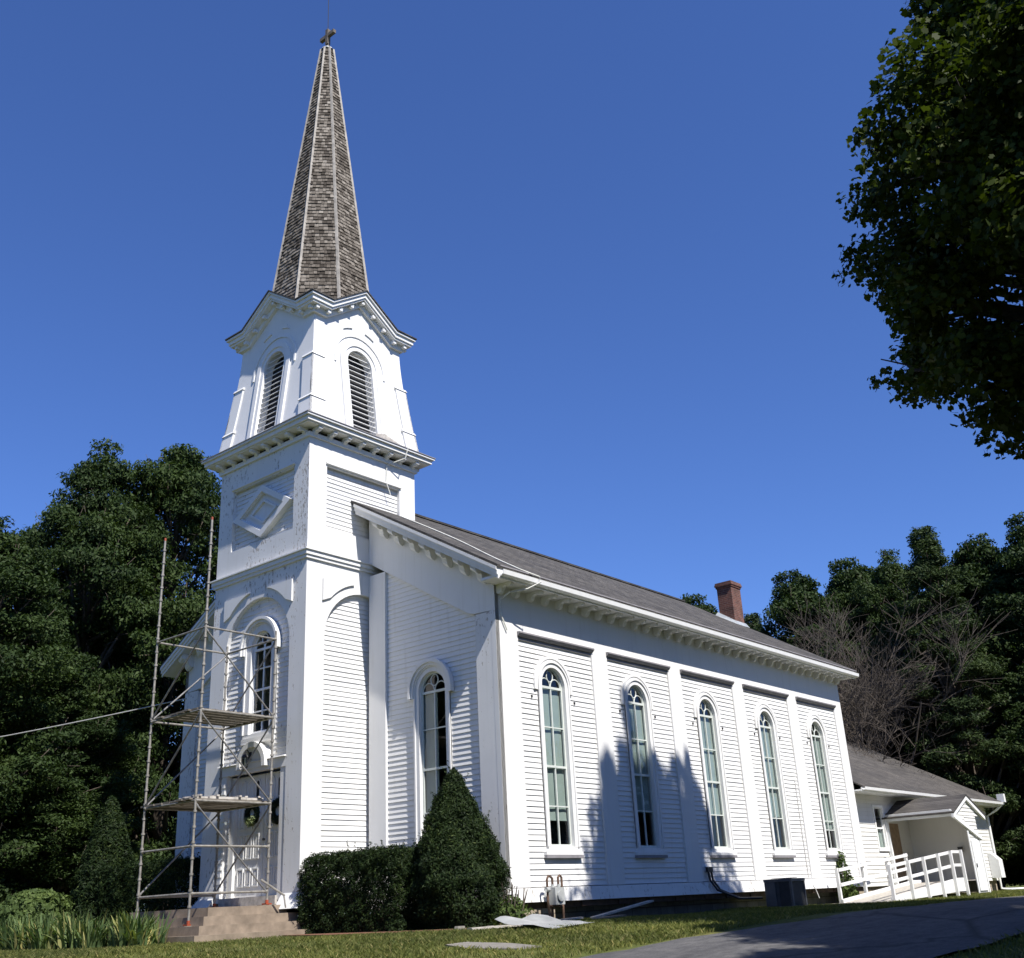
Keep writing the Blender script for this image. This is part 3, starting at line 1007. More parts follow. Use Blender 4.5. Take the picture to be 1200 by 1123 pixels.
        for zc, wd, pr in ((12.37, .44, .085), (13.73, .38, .07)):
            e = hz(zc)
            mb.hexa([(s * (e - wd), 0, zc - .02), (s * (e + pr), 0, zc - .02), (s * (e + pr), pr, zc - .02), (s * (e - wd), pr, zc - .02),
                     (s * (e - wd), 0, zc + .05), (s * (e + pr * .6), 0, zc + .05), (s * (e + pr * .6), pr * .6, zc + .05), (s * (e - wd), pr * .6, zc + .05)])
        mb.build('buttress', 'paint', church)
    # gabled cornice
    mb = MB(face(nv, 0.0, TC))
    P = [(-99, 0.0), (-gu, 0.0), (0, 0.80), (gu, 0.0), (99, 0.0)]
    def seg(v0_, v1_, zlo, zhi):
        for i in range(4):
            q = []
            for (u, dz), end in ((P[i], -1), (P[i + 1], 1)):
                for v in (v0_, v1_):
                    uu = u if abs(u) < 50 else math.copysign(v, u)
                    q.append((uu, v, dz))
            (a0, a1, b0, b1) = q
            mb.hexa([(a0[0], a0[1], a0[2] + zlo), (b0[0], b0[1], b0[2] + zlo), (b1[0], b1[1], b1[2] + zlo), (a1[0], a1[1], a1[2] + zlo),
                     (a0[0], a0[1], a0[2] + zhi), (b0[0], b0[1], b0[2] + zhi), (b1[0], b1[1], b1[2] + zhi), (a1[0], a1[1], a1[2] + zhi)])
    seg(ht - .04, ht + .09, 15.02, 15.19)
    seg(ht - .04, ht + .25, 15.19, 15.25)
    seg(ht - .04, ht + .29, 15.252, 15.37)
    seg(ht - .04, ht + .34, 15.372, 15.43)
    mb.build('gable_cornice', 'paint', church)
    mb = MB(face(nv, 0.0, TC))
    seg2 = [(-gu - .02, 0, 0, .84), (0, .80, gu + .02, 0)]
    seg(0.3, ht + .37, 15.435, 15.475)
    mb.build('gable_roof', 'roof', church)
    for k in range(9):
        u = -1.62 + k * 0.405
        dz = 0.80 * max(0, 1 - abs(u) / gu)
        mb = MB(face(nv, 0.0, TC))
        mb.box(u - .05, u + .05, ht + .092, ht + .21, 15.09 + dz - (.02 if abs(u) < gu else 0), 15.187 + dz - (.03 if abs(u) < gu else 0))
        mb.build('modillion', 'paint', church)
    # main tower cornice
    mb = MB(face(nv, 0.0, TC))
    def flat(v0_, v1_, zlo, zhi):
        mb.hexa([(-v0_, v0_, zlo), (v0_, v0_, zlo), (v1_, v1_, zlo), (-v1_, v1_, zlo), (-v0_, v0_, zhi), (v0_, v0_, zhi), (v1_, v1_, zhi), (-v1_, v1_, zhi)])
    flat(HW - .05, HW + .06, 11.20, 11.32)
    flat(HW - .05, HW + .30, 11.44, 11.47)
    flat(HW - .05, HW + .35, 11.472, 11.58)
    flat(HW - .05, HW + .41, 11.582, 11.63)
    mb.build('cornice', 'paint', church)
    mb = MB(face(nv, 0.0, TC))
    mb.hexa([(-1.5, 1.5, 11.632), (1.5, 1.5, 11.632), (HW + .43, HW + .43, 11.632), (-HW - .43, HW + .43, 11.632), (-1.5, 1.5, 11.80), (1.5, 1.5, 11.80), (HW + .43, HW + .43, 11.655), (-HW - .43, HW + .43, 11.655)])
    mb.build('cornice_roof', 'trimgrey', church)
    for k in range(8):
        u = -1.72 + k * 0.4914
        mb = MB(face(nv, HW, TC))
        prof = [(0.0, 11.435), (.27, 11.435), (.28, 11.37), (.22, 11.33), (.13, 11.34), (.06, 11.26), (.0, 11.24)]
        mb.prism([(u - .055, v, z) for v, z in prof], [(u + .055, v, z) for v, z in prof])
        mb.build('modillion', 'paint', church)
    # belt course
    mb = MB(face(nv, 0.0, TC))
    flat2 = lambda v1_, zlo, zhi: mb.hexa([(-HW + .05, HW - .05, zlo), (HW - .05, HW - .05, zlo), (HW + v1_, HW + v1_, zlo), (-HW - v1_, HW + v1_, zlo), (-HW + .05, HW - .05, zhi), (HW - .05, HW - .05, zhi), (HW + v1_, HW + v1_, zhi), (-HW - v1_, HW + v1_, zhi)])
    flat2(.05, 7.98, 8.06)
    flat2(.085, 8.062, 8.17)
    flat2(.125, 8.172, 8.205)
    mb.build('belt_course', 'paint', church)

# spire core, shingles and hip boards
def spR(z): return (0.18 + 0.1215 * (26.24 - z)) / 0.924
ang = [R(22.5 + 45 * k) for k in range(8)]
def sp(z, k, add=0.0):
    r_ = spR(z) + add
    return Vector((CX + r_ * math.cos(ang[k % 8]), CY + r_ * math.sin(ang[k % 8]), z))
mb = MB()
zt = 26.25
mb.prism([tuple(sp(15.3, k)) for k in range(8)], [tuple(sp(zt, k)) for k in range(8)])
spire = mb.build('spire', 'shingle', church)
mb = MB()
rnd = random.Random(5)
z = 15.42
ex = 0.126
while z < 26.1:
    zu = min(z + ex * 1.25, 26.24)
    for k in range(8):
        a, b = sp(z, k), sp(z, k + 1)
        c, d = sp(zu, k), sp(zu, k + 1)
        wlen = (b - a).length
        nrm = (b - a).cross(c - a).normalized()
        if nrm.dot(Vector((a.x - CX, a.y - CY, 0))) < 0: nrm = -nrm
        t = 0.0
        while t < 1 - 1e-6:
            wd = rnd.uniform(.075, .15) / wlen
            t2 = min(1.0, t + wd)
            if 1 - t2 < 0.04 / wlen: t2 = 1.0
            g = 0.006 / wlen
            lift = rnd.uniform(.022, .042)
            dz = rnd.uniform(-.014, .012)
            dwn = (a - c).normalized() * dz
            p0 = a.lerp(b, t + g) + dwn; p1 = a.lerp(b, t2 - g * .3) + dwn
            q0 = c.lerp(d, t + g); q1 = c.lerp(d, t2 - g * .3)
            mb.hexa([tuple(p0), tuple(p1), tuple(p1 + nrm * lift), tuple(p0 + nrm * lift),
                     tuple(q0), tuple(q1), tuple(q1 + nrm * .006), tuple(q0 + nrm * .006)])
            t = t2
    z += ex
mb.build('shingle_courses', 'shingle', spire)
for k in range(8):
    mb = MB()
    pts = []
    for z in (15.40, 26.22):
        c = sp(z, k, .045)
        d0 = (sp(z, k + 1) - sp(z, k)).normalized(); d1 = (sp(z, k - 1) - sp(z, k)).normalized()
        o_ = Vector((math.cos(ang[k]), math.sin(ang[k]), 0))
        wv = .058 if z < 20 else .045
        pts.append([tuple(c + d1 * wv - o_ * .012), tuple(c + o_ * .012), tuple(c + d0 * wv - o_ * .012), tuple(c - o_ * .05)])
    mb.prism(pts[0], pts[1])
    mb.build('hip_board', 'hip', spire)
mb = MB()
mb.tube([(CX, CY, 26.2), (CX, CY, 26.32)], [.24, .16], 8)
mb.build('spire_cap', 'copper', spire)
cross = MB()
lean = .05
cross.tube([(CX, CY, 26.3), (CX + .02, CY - .02, 26.55)], .05, 6)
cross.box(CX - .06, CX + .06, CY - .06, CY + .06, 26.5, 27.12)
cross.box(CX - .055, CX + .055, CY - .34, CY - .061, 26.80, 26.93)
cross.box(CX - .055, CX + .055, CY + .061, CY + .34, 26.80, 26.93)
cr = cross.build('cross', 'cross', church)
mb = MB(); mb.tube([(CX, CY, 27.1), (CX, CY, 29.4)], .012, 5)
mb.build('lightning_rod', 'black', church)
# wooden patch left on the belfry ledge
mb = MB(face(SI, HW, TC))
mb.hexa([(.35, .02, 11.78), (1.0, .02, 11.76), (1.0, .34, 11.67), (.35, .34, 11.69), (.42, .02, 11.98), (.98, .02, 11.84), (.98, .34, 11.72), (.42, .34, 11.86)])
mb.build('ledge_patch', 'palewood', church)

# ---- tower front window and entrance
T = face(FR, HW, TC)
win = arched_window(T, 0.09, 4.05, 6.13, 0.40, RC, church, [5.62, 4.58], 5.10, None, 'sashwhite', cas=0.22, hood=0.13, sill_half=0.60, sill_mat='paint', tall_trim=True)
mb = MB(T)
A = [(-.50, RC + .10, 3.80), (.68, RC + .10, 3.80), (.68, RC - .02, 3.70), (-.50, RC - .02, 3.70)]
mb.prism([(-.50, RC - .02, 3.62), (-.50, RC + .09, 3.78), (-.50, RC + .16, 3.80), (-.50, RC - .02, 3.80)], [(.68, RC - .02, 3.62), (.68, RC + .09, 3.78), (.68, RC + .16, 3.80), (.68, RC - .02, 3.80)])
mb.build('sill_apron', 'paint', church)
# ledge and round hood above the doors
mb = MB(T)
mb.box(-1.27, 1.27, RC - .02, .0, 3.14, 3.36)
mb.prism([(-1.27, RC, 3.362), (-1.27, .07, 3.362), (-1.27, .06, 3.39), (-1.27, RC, 3.43)], [(1.27, RC, 3.362), (1.27, .07, 3.362), (1.27, .06, 3.39), (1.27, RC, 3.43)])
mb.build('door_lintel', 'paint', church)
mb = MB(T)
arch_frame(mb, .12, 0.42, 0.54, 3.28, 3.22, RC - .02, .14, 18)
pts = arch_pts(.12, .42, 3.28, 3.22, 18)
mb.prism([(u, .012, z) for u, z in pts], [(u, .03, z) for u, z in pts])
mb.build('round_hood', 'paint', church)
mb = MB(T)         # casing round the doorway
mb.box(-1.27, -1.0, RC - .17, -.02, .30, 3.138)
mb.box(-.998, -.80, RC - .17, RC - .03, .30, 3.10)
for k in range(17):
    mb.box(-1.262, -1.02, -.0199, .006, .40 + k * .155, .485 + k * .155)
mb.build('door_casing', 'paint', church)
mb = MB(T)
mb.box(1.06, 1.27, RC - .17, -.02, .30, 3.138)
mb.build('door_casing', 'paint', church)
def leaf(u0, u1, cols, glass_cols, nm):
    mb = MB(T)
    v = RC - .12
    mb.box(u0, u1, v - .05, v, .40, 3.10)
    d = mb.build('door', 'paint', church)
    w_ = (u1 - u0 - .16) / cols
    mb = MB(T)
    for c in range(cols):
        a = u0 + .10 + c * w_; b = a + w_ - .06
        for z0, z1 in ((.62, 1.02), (1.22, 1.78), (1.88, 2.55)):
            q = [(a, v + .001, z0), (b, v + .001, z0), (b, v + .001, z1), (a, v + .001, z1)]
            for (p, r_) in ((0, 1), (1, 2), (2, 3), (3, 0)):
                P_, Q_ = Vector(q[p]), Vector(q[r_])
                c0 = Vector(((a + b) / 2, v, (z0 + z1) / 2))
                P2 = P_ + Vector((math.copysign(.028, c0.x - P_.x), 0, math.copysign(.028, c0.z - P_.z)))
                Q2 = Q_ + Vector((math.copysign(.028, c0.x - Q_.x), 0, math.copysign(.028, c0.z - Q_.z)))
                h = Vector((0, .03, 0))
                mb.prism([tuple(P_), tuple(Q_), tuple(Q2), tuple(P2)], [tuple(P_ + h), tuple(Q_ + h), tuple(Q2 + h), tuple(P2 + h)])
            mb.box(a + .07, b - .07, v + .001, v + .02, z0 + .07, z1 - .07)
        if c not in glass_cols:
            arch_frame(mb, (a + b) / 2, (b - a) / 2 - .03, (b - a) / 2, 2.90, 2.58, v + .001, v + .03, 10)
    mb.build('door_panel', 'paint', d)
    for c in glass_cols:
        a = u0 + .10 + c * w_; b = a + w_ - .06; m_ = (a + b) / 2
        mb = MB(T)
        arch_frame(mb, m_, .065, .10, 2.90, 2.36, v + .002, v + .03, 10)
        mb.build('light_frame', 'paint', d)
        mb = MB(T)
        mb.prism([(u, v + .002, z) for u, z in arch_pts(m_, .064, 2.90, 2.36, 10)], [(u, v + .012, z) for u, z in arch_pts(m_, .064, 2.90, 2.36, 10)])
        mb.build('door_light', 'dark', d)
    return d
dl = leaf(-.80, .205, 3, [2], 'left')
dr = leaf(.225, 1.06, 2, [1], 'right')
mb = MB(T)
v = RC - .12
mb.tube([(.30, v, 1.62), (.30, v + .06, 1.62)], .018, 6); mb.tube([(.30, v + .055, 1.62), (.30, v + .075, 1.62)], .032, 8)
mb.build('door_knob', 'black', dr)
mb = MB(T); mb.box(-1.0, 1.08, -.30, .04, .20, .395)
mb.build('threshold', 'palewood', church)
# lantern over the doors
mb = MB(T)
lu, lv = -.03, .17
mb.box(lu - .05, lu + .05, .031, .05, 3.42, 3.60)
mb.tube([(lu, .05, 3.56), (lu, .12, 3.64), (lu, lv, 3.62), (lu, lv, 3.55)], .012, 6)
mb.tube([(lu, lv, 3.56), (lu, lv, 3.52), (lu, lv, 3.47)], [.012, .06, .095], 6)
mb.tube([(lu, lv, 3.24), (lu, lv, 3.20)], [.06, .02], 6)
for k in range(6):
    t = k * math.pi / 3
    mb.tube([(lu + .085 * math.cos(t), lv + .085 * math.sin(t), 3.47), (lu + .06 * math.cos(t), lv + .06 * math.sin(t), 3.24)], .008, 4)
lan = mb.build('lantern', 'black', church)
mb = MB(T); mb.tube([(lu, lv, 3.465), (lu, lv, 3.245)], [.076, .053], 6)
mb.build('lantern_glass', 'glass', lan)

# ---- cable and conduits fixed to the church
cb = [(1.05, CY - HW - .43, 11.70), (1.0, CY - HW - .36, 11.35), (.62, CY - HW - .03, 11.15), (.60, CY - HW - .03, 10.62), (.72, CY - HW - .06, 10.3)]
mb = MB(); mb.tube(cb, .016, 6)
mb.build('loose_cable', 'cable', church)
pts = []
for t in np.linspace(0, 1, 24):
    y = 3.9 - 4.4 * t; x = .9 + .35 * math.sin(t * 5) - .2 * t
    pts.append((x, y, roof_z(y) + .02))
pts += [(.82, -.70, 6.92), (.80, -.74, 6.78), (.55, -.55, 6.62), (.18, -.30, 6.52), (.15, -.05, 6.40), (.16, -.04, 6.05), (.35, -.04, 5.72)]
mb = MB(); mb.tube(pts, .018, 6)
mb.build('lightning_cable', 'cable', church)
mb = MB(TS)
mb.tube([(13.85, -.03, 3.1), (13.84, -.03, 1.5), (13.86, -.03, .25), (13.95, .10, -.05), (13.9, .2, -.30)], .012, 5)
mb.build('wall_conduit', 'wire', church)
mb = MB(TS)
for du in (0, .14):
    mb.tube([(8.0 + du, .03, .55), (8.02 + du, .05, .30), (8.15 + du, .16, .05), (8.6 + du * .5, .5, -.18), (9.1, .9, -.2)], .03, 7)
mb.box(7.94, 8.2, .0, .06, .5, .62)
mb.build('refrigerant_line', 'black', church)
for i in range(5):         # little shutter dogs beside the windows
    for s in (-1, 1):
        mb = MB(TS)
        c = WC[i] + s * .80
        mb.box(c - .015, c + .015, SID + .01, SID + .05, 4.30, 4.36)
        mb.build('shutter_hook', 'black', church)

# ------------------------------------------------------------------ annex behind the nave
YA = 0.40; AX0, AX1 = L + .02, 32.4; AZ = 3.02; ASL = 0.53
TA = face(SI, -YA, (0, 0))
annex = thing('church_annex', (25, 4, -.5), 'low white rear annex with long grey roof and gabled porch', 'building')
mb = MB(TA)
boards(mb, -.05, 2.95, lambda z: (AX0, AX1), [(20.72, .40, 1.10, -2.58), (21.9, .46, -1, -2.03), (29.6, .40, 1.10, -2.58)], 0.0, .135, .02)
mb.build('wall', 'vinyl', annex)
mb = MB()
mb.box(AX0, AX1 - .02, 11.6, 11.7, -.05, 2.95)
mb.box(AX1 - .06, AX1, YA + .03, 11.6, -.05, 2.9)
mb.prism([(AX1 - .06, YA + .03, 2.9), (AX1 - .06, 11.6, 2.9), (AX1 - .06, 6.0, 5.9)], [(AX1, YA + .03, 2.9), (AX1, 11.6, 2.9), (AX1, 6.0, 5.9)])
mb.box(AX0, AX1 - .06, YA + .3, 11.5, -.05, 0.0)
mb.build('gable_wall', 'vinyl', annex)
mb = MB()
mb.box(AX0 + .1, AX1 - .02, YA + .08, 11.5, -1, -.052)
mb.build('foundation', 'stone', annex)
mb = MB(TA)
mb.box(AX1 - .09, AX1 + .02, .0, .035, -.05, 2.78)
mb.build('corner_board', 'gutter', annex)
mb = MB()
def az(y): return AZ + .10 + ASL * (y + .30)
for sgn in (0, 1):
    f = (lambda y: y) if sgn == 0 else (lambda y: 12.0 - y)
    a = [(AX0, f(-.32), az(-.32) - .05), (AX1 + .35, f(-.32), az(-.32) - .05), (AX1 + .35, f(6.0), az(6.0) - .05), (AX0, f(6.0), az(6.0) - .05)]
    mb.hexa(a + [(p[0], p[1], p[2] + .05) for p in a])
mb.build('roof', 'roofannex', annex)
mb = MB(TA)
mb.box(AX0, AX1 + .33, -.02, .64, 2.955, 3.0)
mb.box(AX0, AX1 + .33, .641, .67, 2.93, 3.06)
mb.box(AX1 + .30, AX1 + .34, -.3, .64, 2.90, 2.953)
mb.build('soffit', 'gutter', annex)
mb = MB(TA)
A = [(.672, 2.99), (.73, 2.96), (.78, 2.98), (.80, 3.07), (.79, 3.07), (.77, 3.0), (.70, 3.0), (.68, 3.07), (.672, 3.07)]
mb.prism([(AX0, v, z) for v, z in A], [(AX1 + .4, v, z) for v, z in A])
mb.box(AX1 + .22, AX1 + .42, .56, .86, 3.075, 3.42)
mb.build('gutter', 'gutter', annex)
mb = MB(TA)
mb.tube([(AX1 + .2, .72, 2.97), (AX1 + .1, .45, 2.75), (AX1 - .04, .10, 2.55), (AX1 - .04, .08, .0), (AX1 - .04, .08, -.38), (AX1 + .1, .4, -.42), (AX1 + 1.2, 2.2, -.44)], .05, 8)
mb.build('downspout', 'gutter', annex)
def rect_window(T, u0, u1, z0, z1, parent, shade_z):
    mb = MB(T)
    c = .075
    for a, b, d, e in ((u0 - c, u0, z0 - c, z1 + c), (u1, u1 + c, z0 - c, z1 + c), (u0, u1, z1, z1 + c), (u0, u1, z0 - c, z0)):
        mb.box(a, b, -.10, .05, d, e)
    w_ = mb.build('window', 'sashwhite', parent)
    mb = MB(T)
    zm = (z0 + z1) / 2
    for a, b, d, e in ((u0, u0 + .04, z0, z1), (u1 - .04, u1, z0, z1), (u0 + .04, u1 - .04, z0, z0 + .05), (u0 + .04, u1 - .04, z1 - .04, z1), (u0 + .04, u1 - .04, zm - .025, zm + .025)):
        mb.box(a, b, -.06, -.02, d, e)
    mb.build('sash', 'sashwhite', w_)
    mb = MB(T); mb.poly([(u0 + .03, -.045, z0 + .03), (u1 - .03, -.045, z0 + .03), (u1 - .03, -.045, z1 - .03), (u0 + .03, -.045, z1 - .03)])
    mb.build('pane', 'glass', w_)
    mb = MB(T)
    k = 8
    for q in range(k):
        a = u0 + .02 + (u1 - u0 - .04) * q / k; b = u0 + .02 + (u1 - u0 - .04) * (q + 1) / k
        mb.poly([(a, -.10 - .02 * (q % 2), z0), (b, -.10 - .02 * ((q + 1) % 2), z0), (b, -.10 - .02 * ((q + 1) % 2), shade_z), (a, -.10 - .02 * (q % 2), shade_z)])
    mb.build('curtain', 'shade', w_)
rect_window(TA, 20.36, 21.08, 1.15, 2.55, annex, 1.85)
rect_window(TA, 29.25, 29.95, 1.15, 2.55, annex, 1.8)
# porch
PX0, PX1, PY = 21.15, 23.45, -2.02
por = MB()
por.box(PX0 + .0, PX1, PY, YA - .03, -.02, .0)
por.build('porch_floor', 'curb', annex)
mb = MB()
rx = (PX0 + 24.2) / 2
def pz(x): return 2.22 + (0.46) * (1.55 - abs(x - rx)) / 1.55 * 1.35
for s in (-1, 1):
    xe = rx + s * 1.62
    a = [(xe, PY - .12, pz(xe) - .05), (rx, PY - .12, pz(rx) - .05), (rx, 1.0, pz(rx) - .05), (xe, 1.0, pz(xe) - .05)]
    mb.hexa(a + [(p[0], p[1], p[2] + .05) for p in a])
mb.build('porch_roof', 'roofannex', annex)
mb = MB(face(SI, -PY, (0, 0)))
# gable front with clapboards
boards(mb, 2.12, 2.80, lambda z: (rx - max(0.02, 1.5 * (2.80 - z) / .68), rx + max(0.02, 1.5 * (2.80 - z) / .68)), [], 0.0, .13, .02)
boards(mb, -.42, 2.12, lambda z: (PX1 - 1.15, PX1), [], 0.0, .13, .02)
boards(mb, 1.60, 2.12, lambda z: (PX0 + (2.12 - z) * 2.2, PX1 - 1.15), [], 0.0, .13, .02)
mb.build('porch_front', 'vinyl', annex)
mb = MB(face(SI, -PY, (0, 0)))
for s in (-1, 1):
    xe = rx + s * 1.62
    mb.prism([(xe, .02, pz(xe) - .19), (rx, .02, pz(rx) - .19), (rx, .02, pz(rx) - .052), (xe, .02, pz(xe) - .052)],
             [(xe, .10, pz(xe) - .19), (rx, .10, pz(rx) - .19), (rx, .10, pz(rx) - .052), (xe, .10, pz(xe) - .052)])
mb.prism([(PX0 - .05, .022, 2.10), (PX0 + .06, .022, 1.98), (PX1 - .3, .022, 1.42), (PX1 + .1, .022, 1.30), (PX1 + .1, .022, 1.42), (PX0 - .05, .022, 2.2)],
         [(PX0 - .05, .09, 2.10), (PX0 + .06, .09, 1.98), (PX1 - .3, .09, 1.42), (PX1 + .1, .09, 1.30), (PX1 + .1, .09, 1.42), (PX0 - .05, .09, 2.2)])
mb.box(PX1 - 1.17, PX1 - 1.07, .022, .05, -.44, 1.6)
mb.box(PX1 - .06, PX1 + .04, .022, .05, -.44, 1.35)
mb.build('porch_trim', 'gutter', annex)
mb = MB(face(SI, -PY, (0, 0)))
mb.box(PX1 - .98, PX1 - .16, .022, .055, -.36, 1.28)
sd = mb.build('storage_door', 'gutter', annex)
mb = MB(face(SI, -PY, (0, 0))); mb.box(PX1 - .94, PX1 - .88, .056, .08, .4, .52)
mb.build('handle', 'black', sd)
mb = MB(face((-1, 0), 0, (PX1, 0)))       # far wall of the porch, seen from within
boards(mb, .0, 2.3, lambda z: (-(YA), -PY - .02), [], 0.0, .115, .014)
mb.build('porch_wall', 'vinyl', annex)
mb = MB()
mb.box(PX1 + .03, PX1 + .08, PY + .02, YA - .03, -.4, 2.4)
mb.build('porch_outer_wall', 'vinyl', annex)
mb = MB()
mb.box(PX0 - .02, PX0 + .09, PY - .01, YA - .04, 2.06, 2.26)
mb.box(PX0 - .02, PX0 + .09, YA - .14, YA - .035, -.02, 2.058)
mb.box(PX0, PX1, PY + .03, YA - .03, 2.27, 2.29)
mb.build('porch_beam', 'gutter', annex)
mb = MB(TA)
mb.box(21.45, 22.35, -.06, .03, .0, 2.02)
mb.build('entrance_door', 'ply', annex)
mb = MB(TA)
mb.box(PX1 - .25, PX1 - .15, 1.7, 1.85, .95, 1.12)
mb.build('porch_lamp', 'black', annex)
mb = MB(TA)
mb.box(31.6, 32.1, .03, .42, .05, .75)
mb.hexa([(31.6, .03, .751), (32.1, .03, .751), (32.1, .42, .751), (31.6, .42, .751), (31.6, .03, 1.02), (32.1, .03, 1.02), (32.1, .15, 1.02), (31.6, .15, 1.02)])
mb.build('bulkhead_box', 'gutter', annex)

# ------------------------------------------------------------------ wheelchair ramp
ramp_t = thing('wheelchair_ramp', (15, -1.2, -.5), 'white wooden wheelchair ramp with handrails rising to the porch', 'ramp')
RX0, RX1, RY0, RY1 = 14.75, 21.2, -2.0, -.55
def rz(x): return -.47 + .45 * min(1, max(0, (x - RX0) / (RX1 - .7 - RX0)))
mb = MB()
nb_ = 44
for k in range(nb_):
    a = RX0 + (RX1 - RX0) * k / nb_; b = RX0 + (RX1 - RX0) * (k + .94) / nb_
    mb.hexa([(a, RY0, rz(a) - .03), (b, RY0, rz(b) - .03), (b, RY1, rz(b) - .03), (a, RY1, rz(a) - .03), (a, RY0, rz(a)), (b, RY0, rz(b)), (b, RY1, rz(b)), (a, RY1, rz(a))])
mb.build('deck', 'curb', ramp_t)
for y, dy in ((RY0, -1), (RY1, 1)):
    mb = MB()
    xs = [RX0, RX1 - .7, RX1]
    for a, b in zip(xs[:-1], xs[1:]):
        y0, y1 = sorted((y, y + dy * .05))
        lo = lambda x: max(rz(x) - .32, -.52) if dy < 0 else rz(x) - .1
        mb.hexa([(a, y0, lo(a)), (b, y0, lo(b)), (b, y1, lo(b)), (a, y1, lo(a)), (a, y0, rz(a) + .1), (b, y0, rz(b) + .1), (b, y1, rz(b) + .1), (a, y1, rz(a) + .1)])
    mb.build('side_board', 'paint', ramp_t)
    xs = [RX0 + .05, 16.3, 17.6, 18.9, 20.1, 21.1] if dy < 0 else [RX0 + .05, 16.6, 18.4, 19.9]
    if dy > 0: xs = [RX0 + .05, 16.7, 18.7, 20.4]
    for x in xs:
        mb = MB()
        yy0, yy1 = sorted((y + dy * .051, y + dy * .141))
        mb.box(x - .045, x + .045, yy0, yy1, -.52, rz(x) + .98)
        mb.build('post', 'paint', ramp_t)
    for hgt in (.92, .50):
        mb = MB()
        a, b = xs[0], xs[-1]
        yc = y + dy * .03
        seg_x = [a] + ([RX1 - .7] if b > RX1 - .7 else []) + [b]
        for p, q_ in zip(seg_x[:-1], seg_x[1:]):
            mb.hexa([(p, yc - .02, rz(p) + hgt - .045), (q_, yc - .02, rz(q_) + hgt - .045), (q_, yc + .02, rz(q_) + hgt - .045), (p, yc + .02, rz(p) + hgt - .045),
                     (p, yc - .02, rz(p) + hgt + .045), (q_, yc - .02, rz(q_) + hgt + .045), (q_, yc + .02, rz(q_) + hgt + .045), (p, yc + .02, rz(p) + hgt + .045)])
        mb.build('rail', 'paint', ramp_t)

# ------------------------------------------------------------------ entrance steps
steps = thing('entrance_steps', (-3.1, 5.6, -.47), 'brown concrete steps wrapping two sides of the church door platform', 'steps')
tops = [.19, .02, -.15, -.32]
for k, zt in enumerate(tops):
    d = .30 * k
    mb = MB()
    x0, y0, y1 = -4.02 - d, 4.58 - d, 7.5 + d
    zb = tops[k + 1] if k < 3 else -.75
    zb -= .0
    # slightly chipped, worn edges
    mb.hexa([(x0, y0, zb), (-2.0 if k == 0 else -1.95, y0, zb), (-2.0 if k == 0 else -1.95, y1, zb), (x0, y1, zb),
             (x0 + .008, y0 + .008, zt), (-2.0 if k == 0 else -1.95, y0 + .008, zt), (-2.0 if k == 0 else -1.95, y1, zt), (x0 + .008, y1, zt)])
    s_ = mb.build('step', 'concrete', steps)
# thin handrail leaning at the right of the door
mb = MB()
mb.tube([(-2.75, 4.55, .70), (-2.30, 4.30, .36)], .022, 6)
mb.tube([(-2.32, 4.31, .38), (-2.30, 4.26, .12)], .018, 6)
tag(mb.build('handrail', 'galv'), 'short metal handrail slanting down at the right of the church doors', 'handrail')

# ------------------------------------------------------------------ scaffold tower
sc = thing('scaffold', (-3.36, 5.73, .0), 'tall steel tube scaffold tower standing before the church doors', 'scaffold')
XA, XB, YA_, YB = -4.33, -2.40, 4.78, 6.69
PO = [(XA, YB, -.13, 8.52), (XA, YA_, -.13, 8.55), (XB, YA_, .21, 6.22), (XB, YB, .21, 6.20)]
for (x, y, z0, z1) in PO:
    mb = MB()
    mb.tube([(x, y, z0), (x, y, z1)], .026, 10)
    z = z0 + .35
    while z < z1 - .1:
        mb.tube([(x, y, z - .022), (x, y, z + .022)], .041, 10)
        z += .31
    po = mb.build('post', 'galv', sc)
    mb = MB(); mb.tube([(x, y, z1), (x, y, z1 + .07)], .026, 8)
    if z1 > 7: mb.build('pin', 'orange', po)
    mb = MB()
    mb.tube([(x, y, z0 + .02), (x, y, z0 + .09)], .036, 8)
    mb.box(x - .075, x + .075, y - .075, y + .075, z0 - .01, z0 + .022)
    if (x, y) != (XA, YB): mb.build('jack', 'orange', po)
def tb(a, b, r=.024, name='rail', mat='galv'):
    mb = MB(); mb.tube([a, b], r, 8)
    mb.tube([Vector(a), Vector(a).lerp(Vector(b), .03)], r * 1.5, 8); mb.tube([Vector(a).lerp(Vector(b), .97), Vector(b)], r * 1.5, 8)
    mb.build(name, mat, sc)
cor = [(XA, YB), (XA, YA_), (XB, YA_), (XB, YB)]
for z in (.47, 1.39, 2.30, 4.19, 6.02):
    for i in range(4):
        if z == 1.39 and i > 1: continue
        if z == .47 and i == 2: continue
        a, b = cor[i], cor[(i + 1) % 4]
        tb((*a, z), (*b, z))
br = [((XA, YA_, 5.98), (XB, YA_, 4.22)), ((XA, YA_, 4.13), (XB, YA_, 2.34)), ((XA, YA_, 2.24), (XB, YA_, .44)),
      ((XA, YB, 4.22), (XB, YB, 5.98)), ((XA, YB, 2.33), (XB, YB, 4.15)), ((XA, YB, .50), (XB, YB, 2.26)),
      ((XA, YB, 4.24), (XA, YA_, 5.98)), ((XA, YB, 2.35), (XA, YA_, 4.15)),
      ((XB, YB, 2.33), (XB, YA_, 4.13)), ((XB, YB, 4.22), (XB, YA_, 5.98)), ((XB, YB, .50), (XB, YA_, 2.26))]
for a, b in br: tb(a, b, .019, 'brace', 'brace')
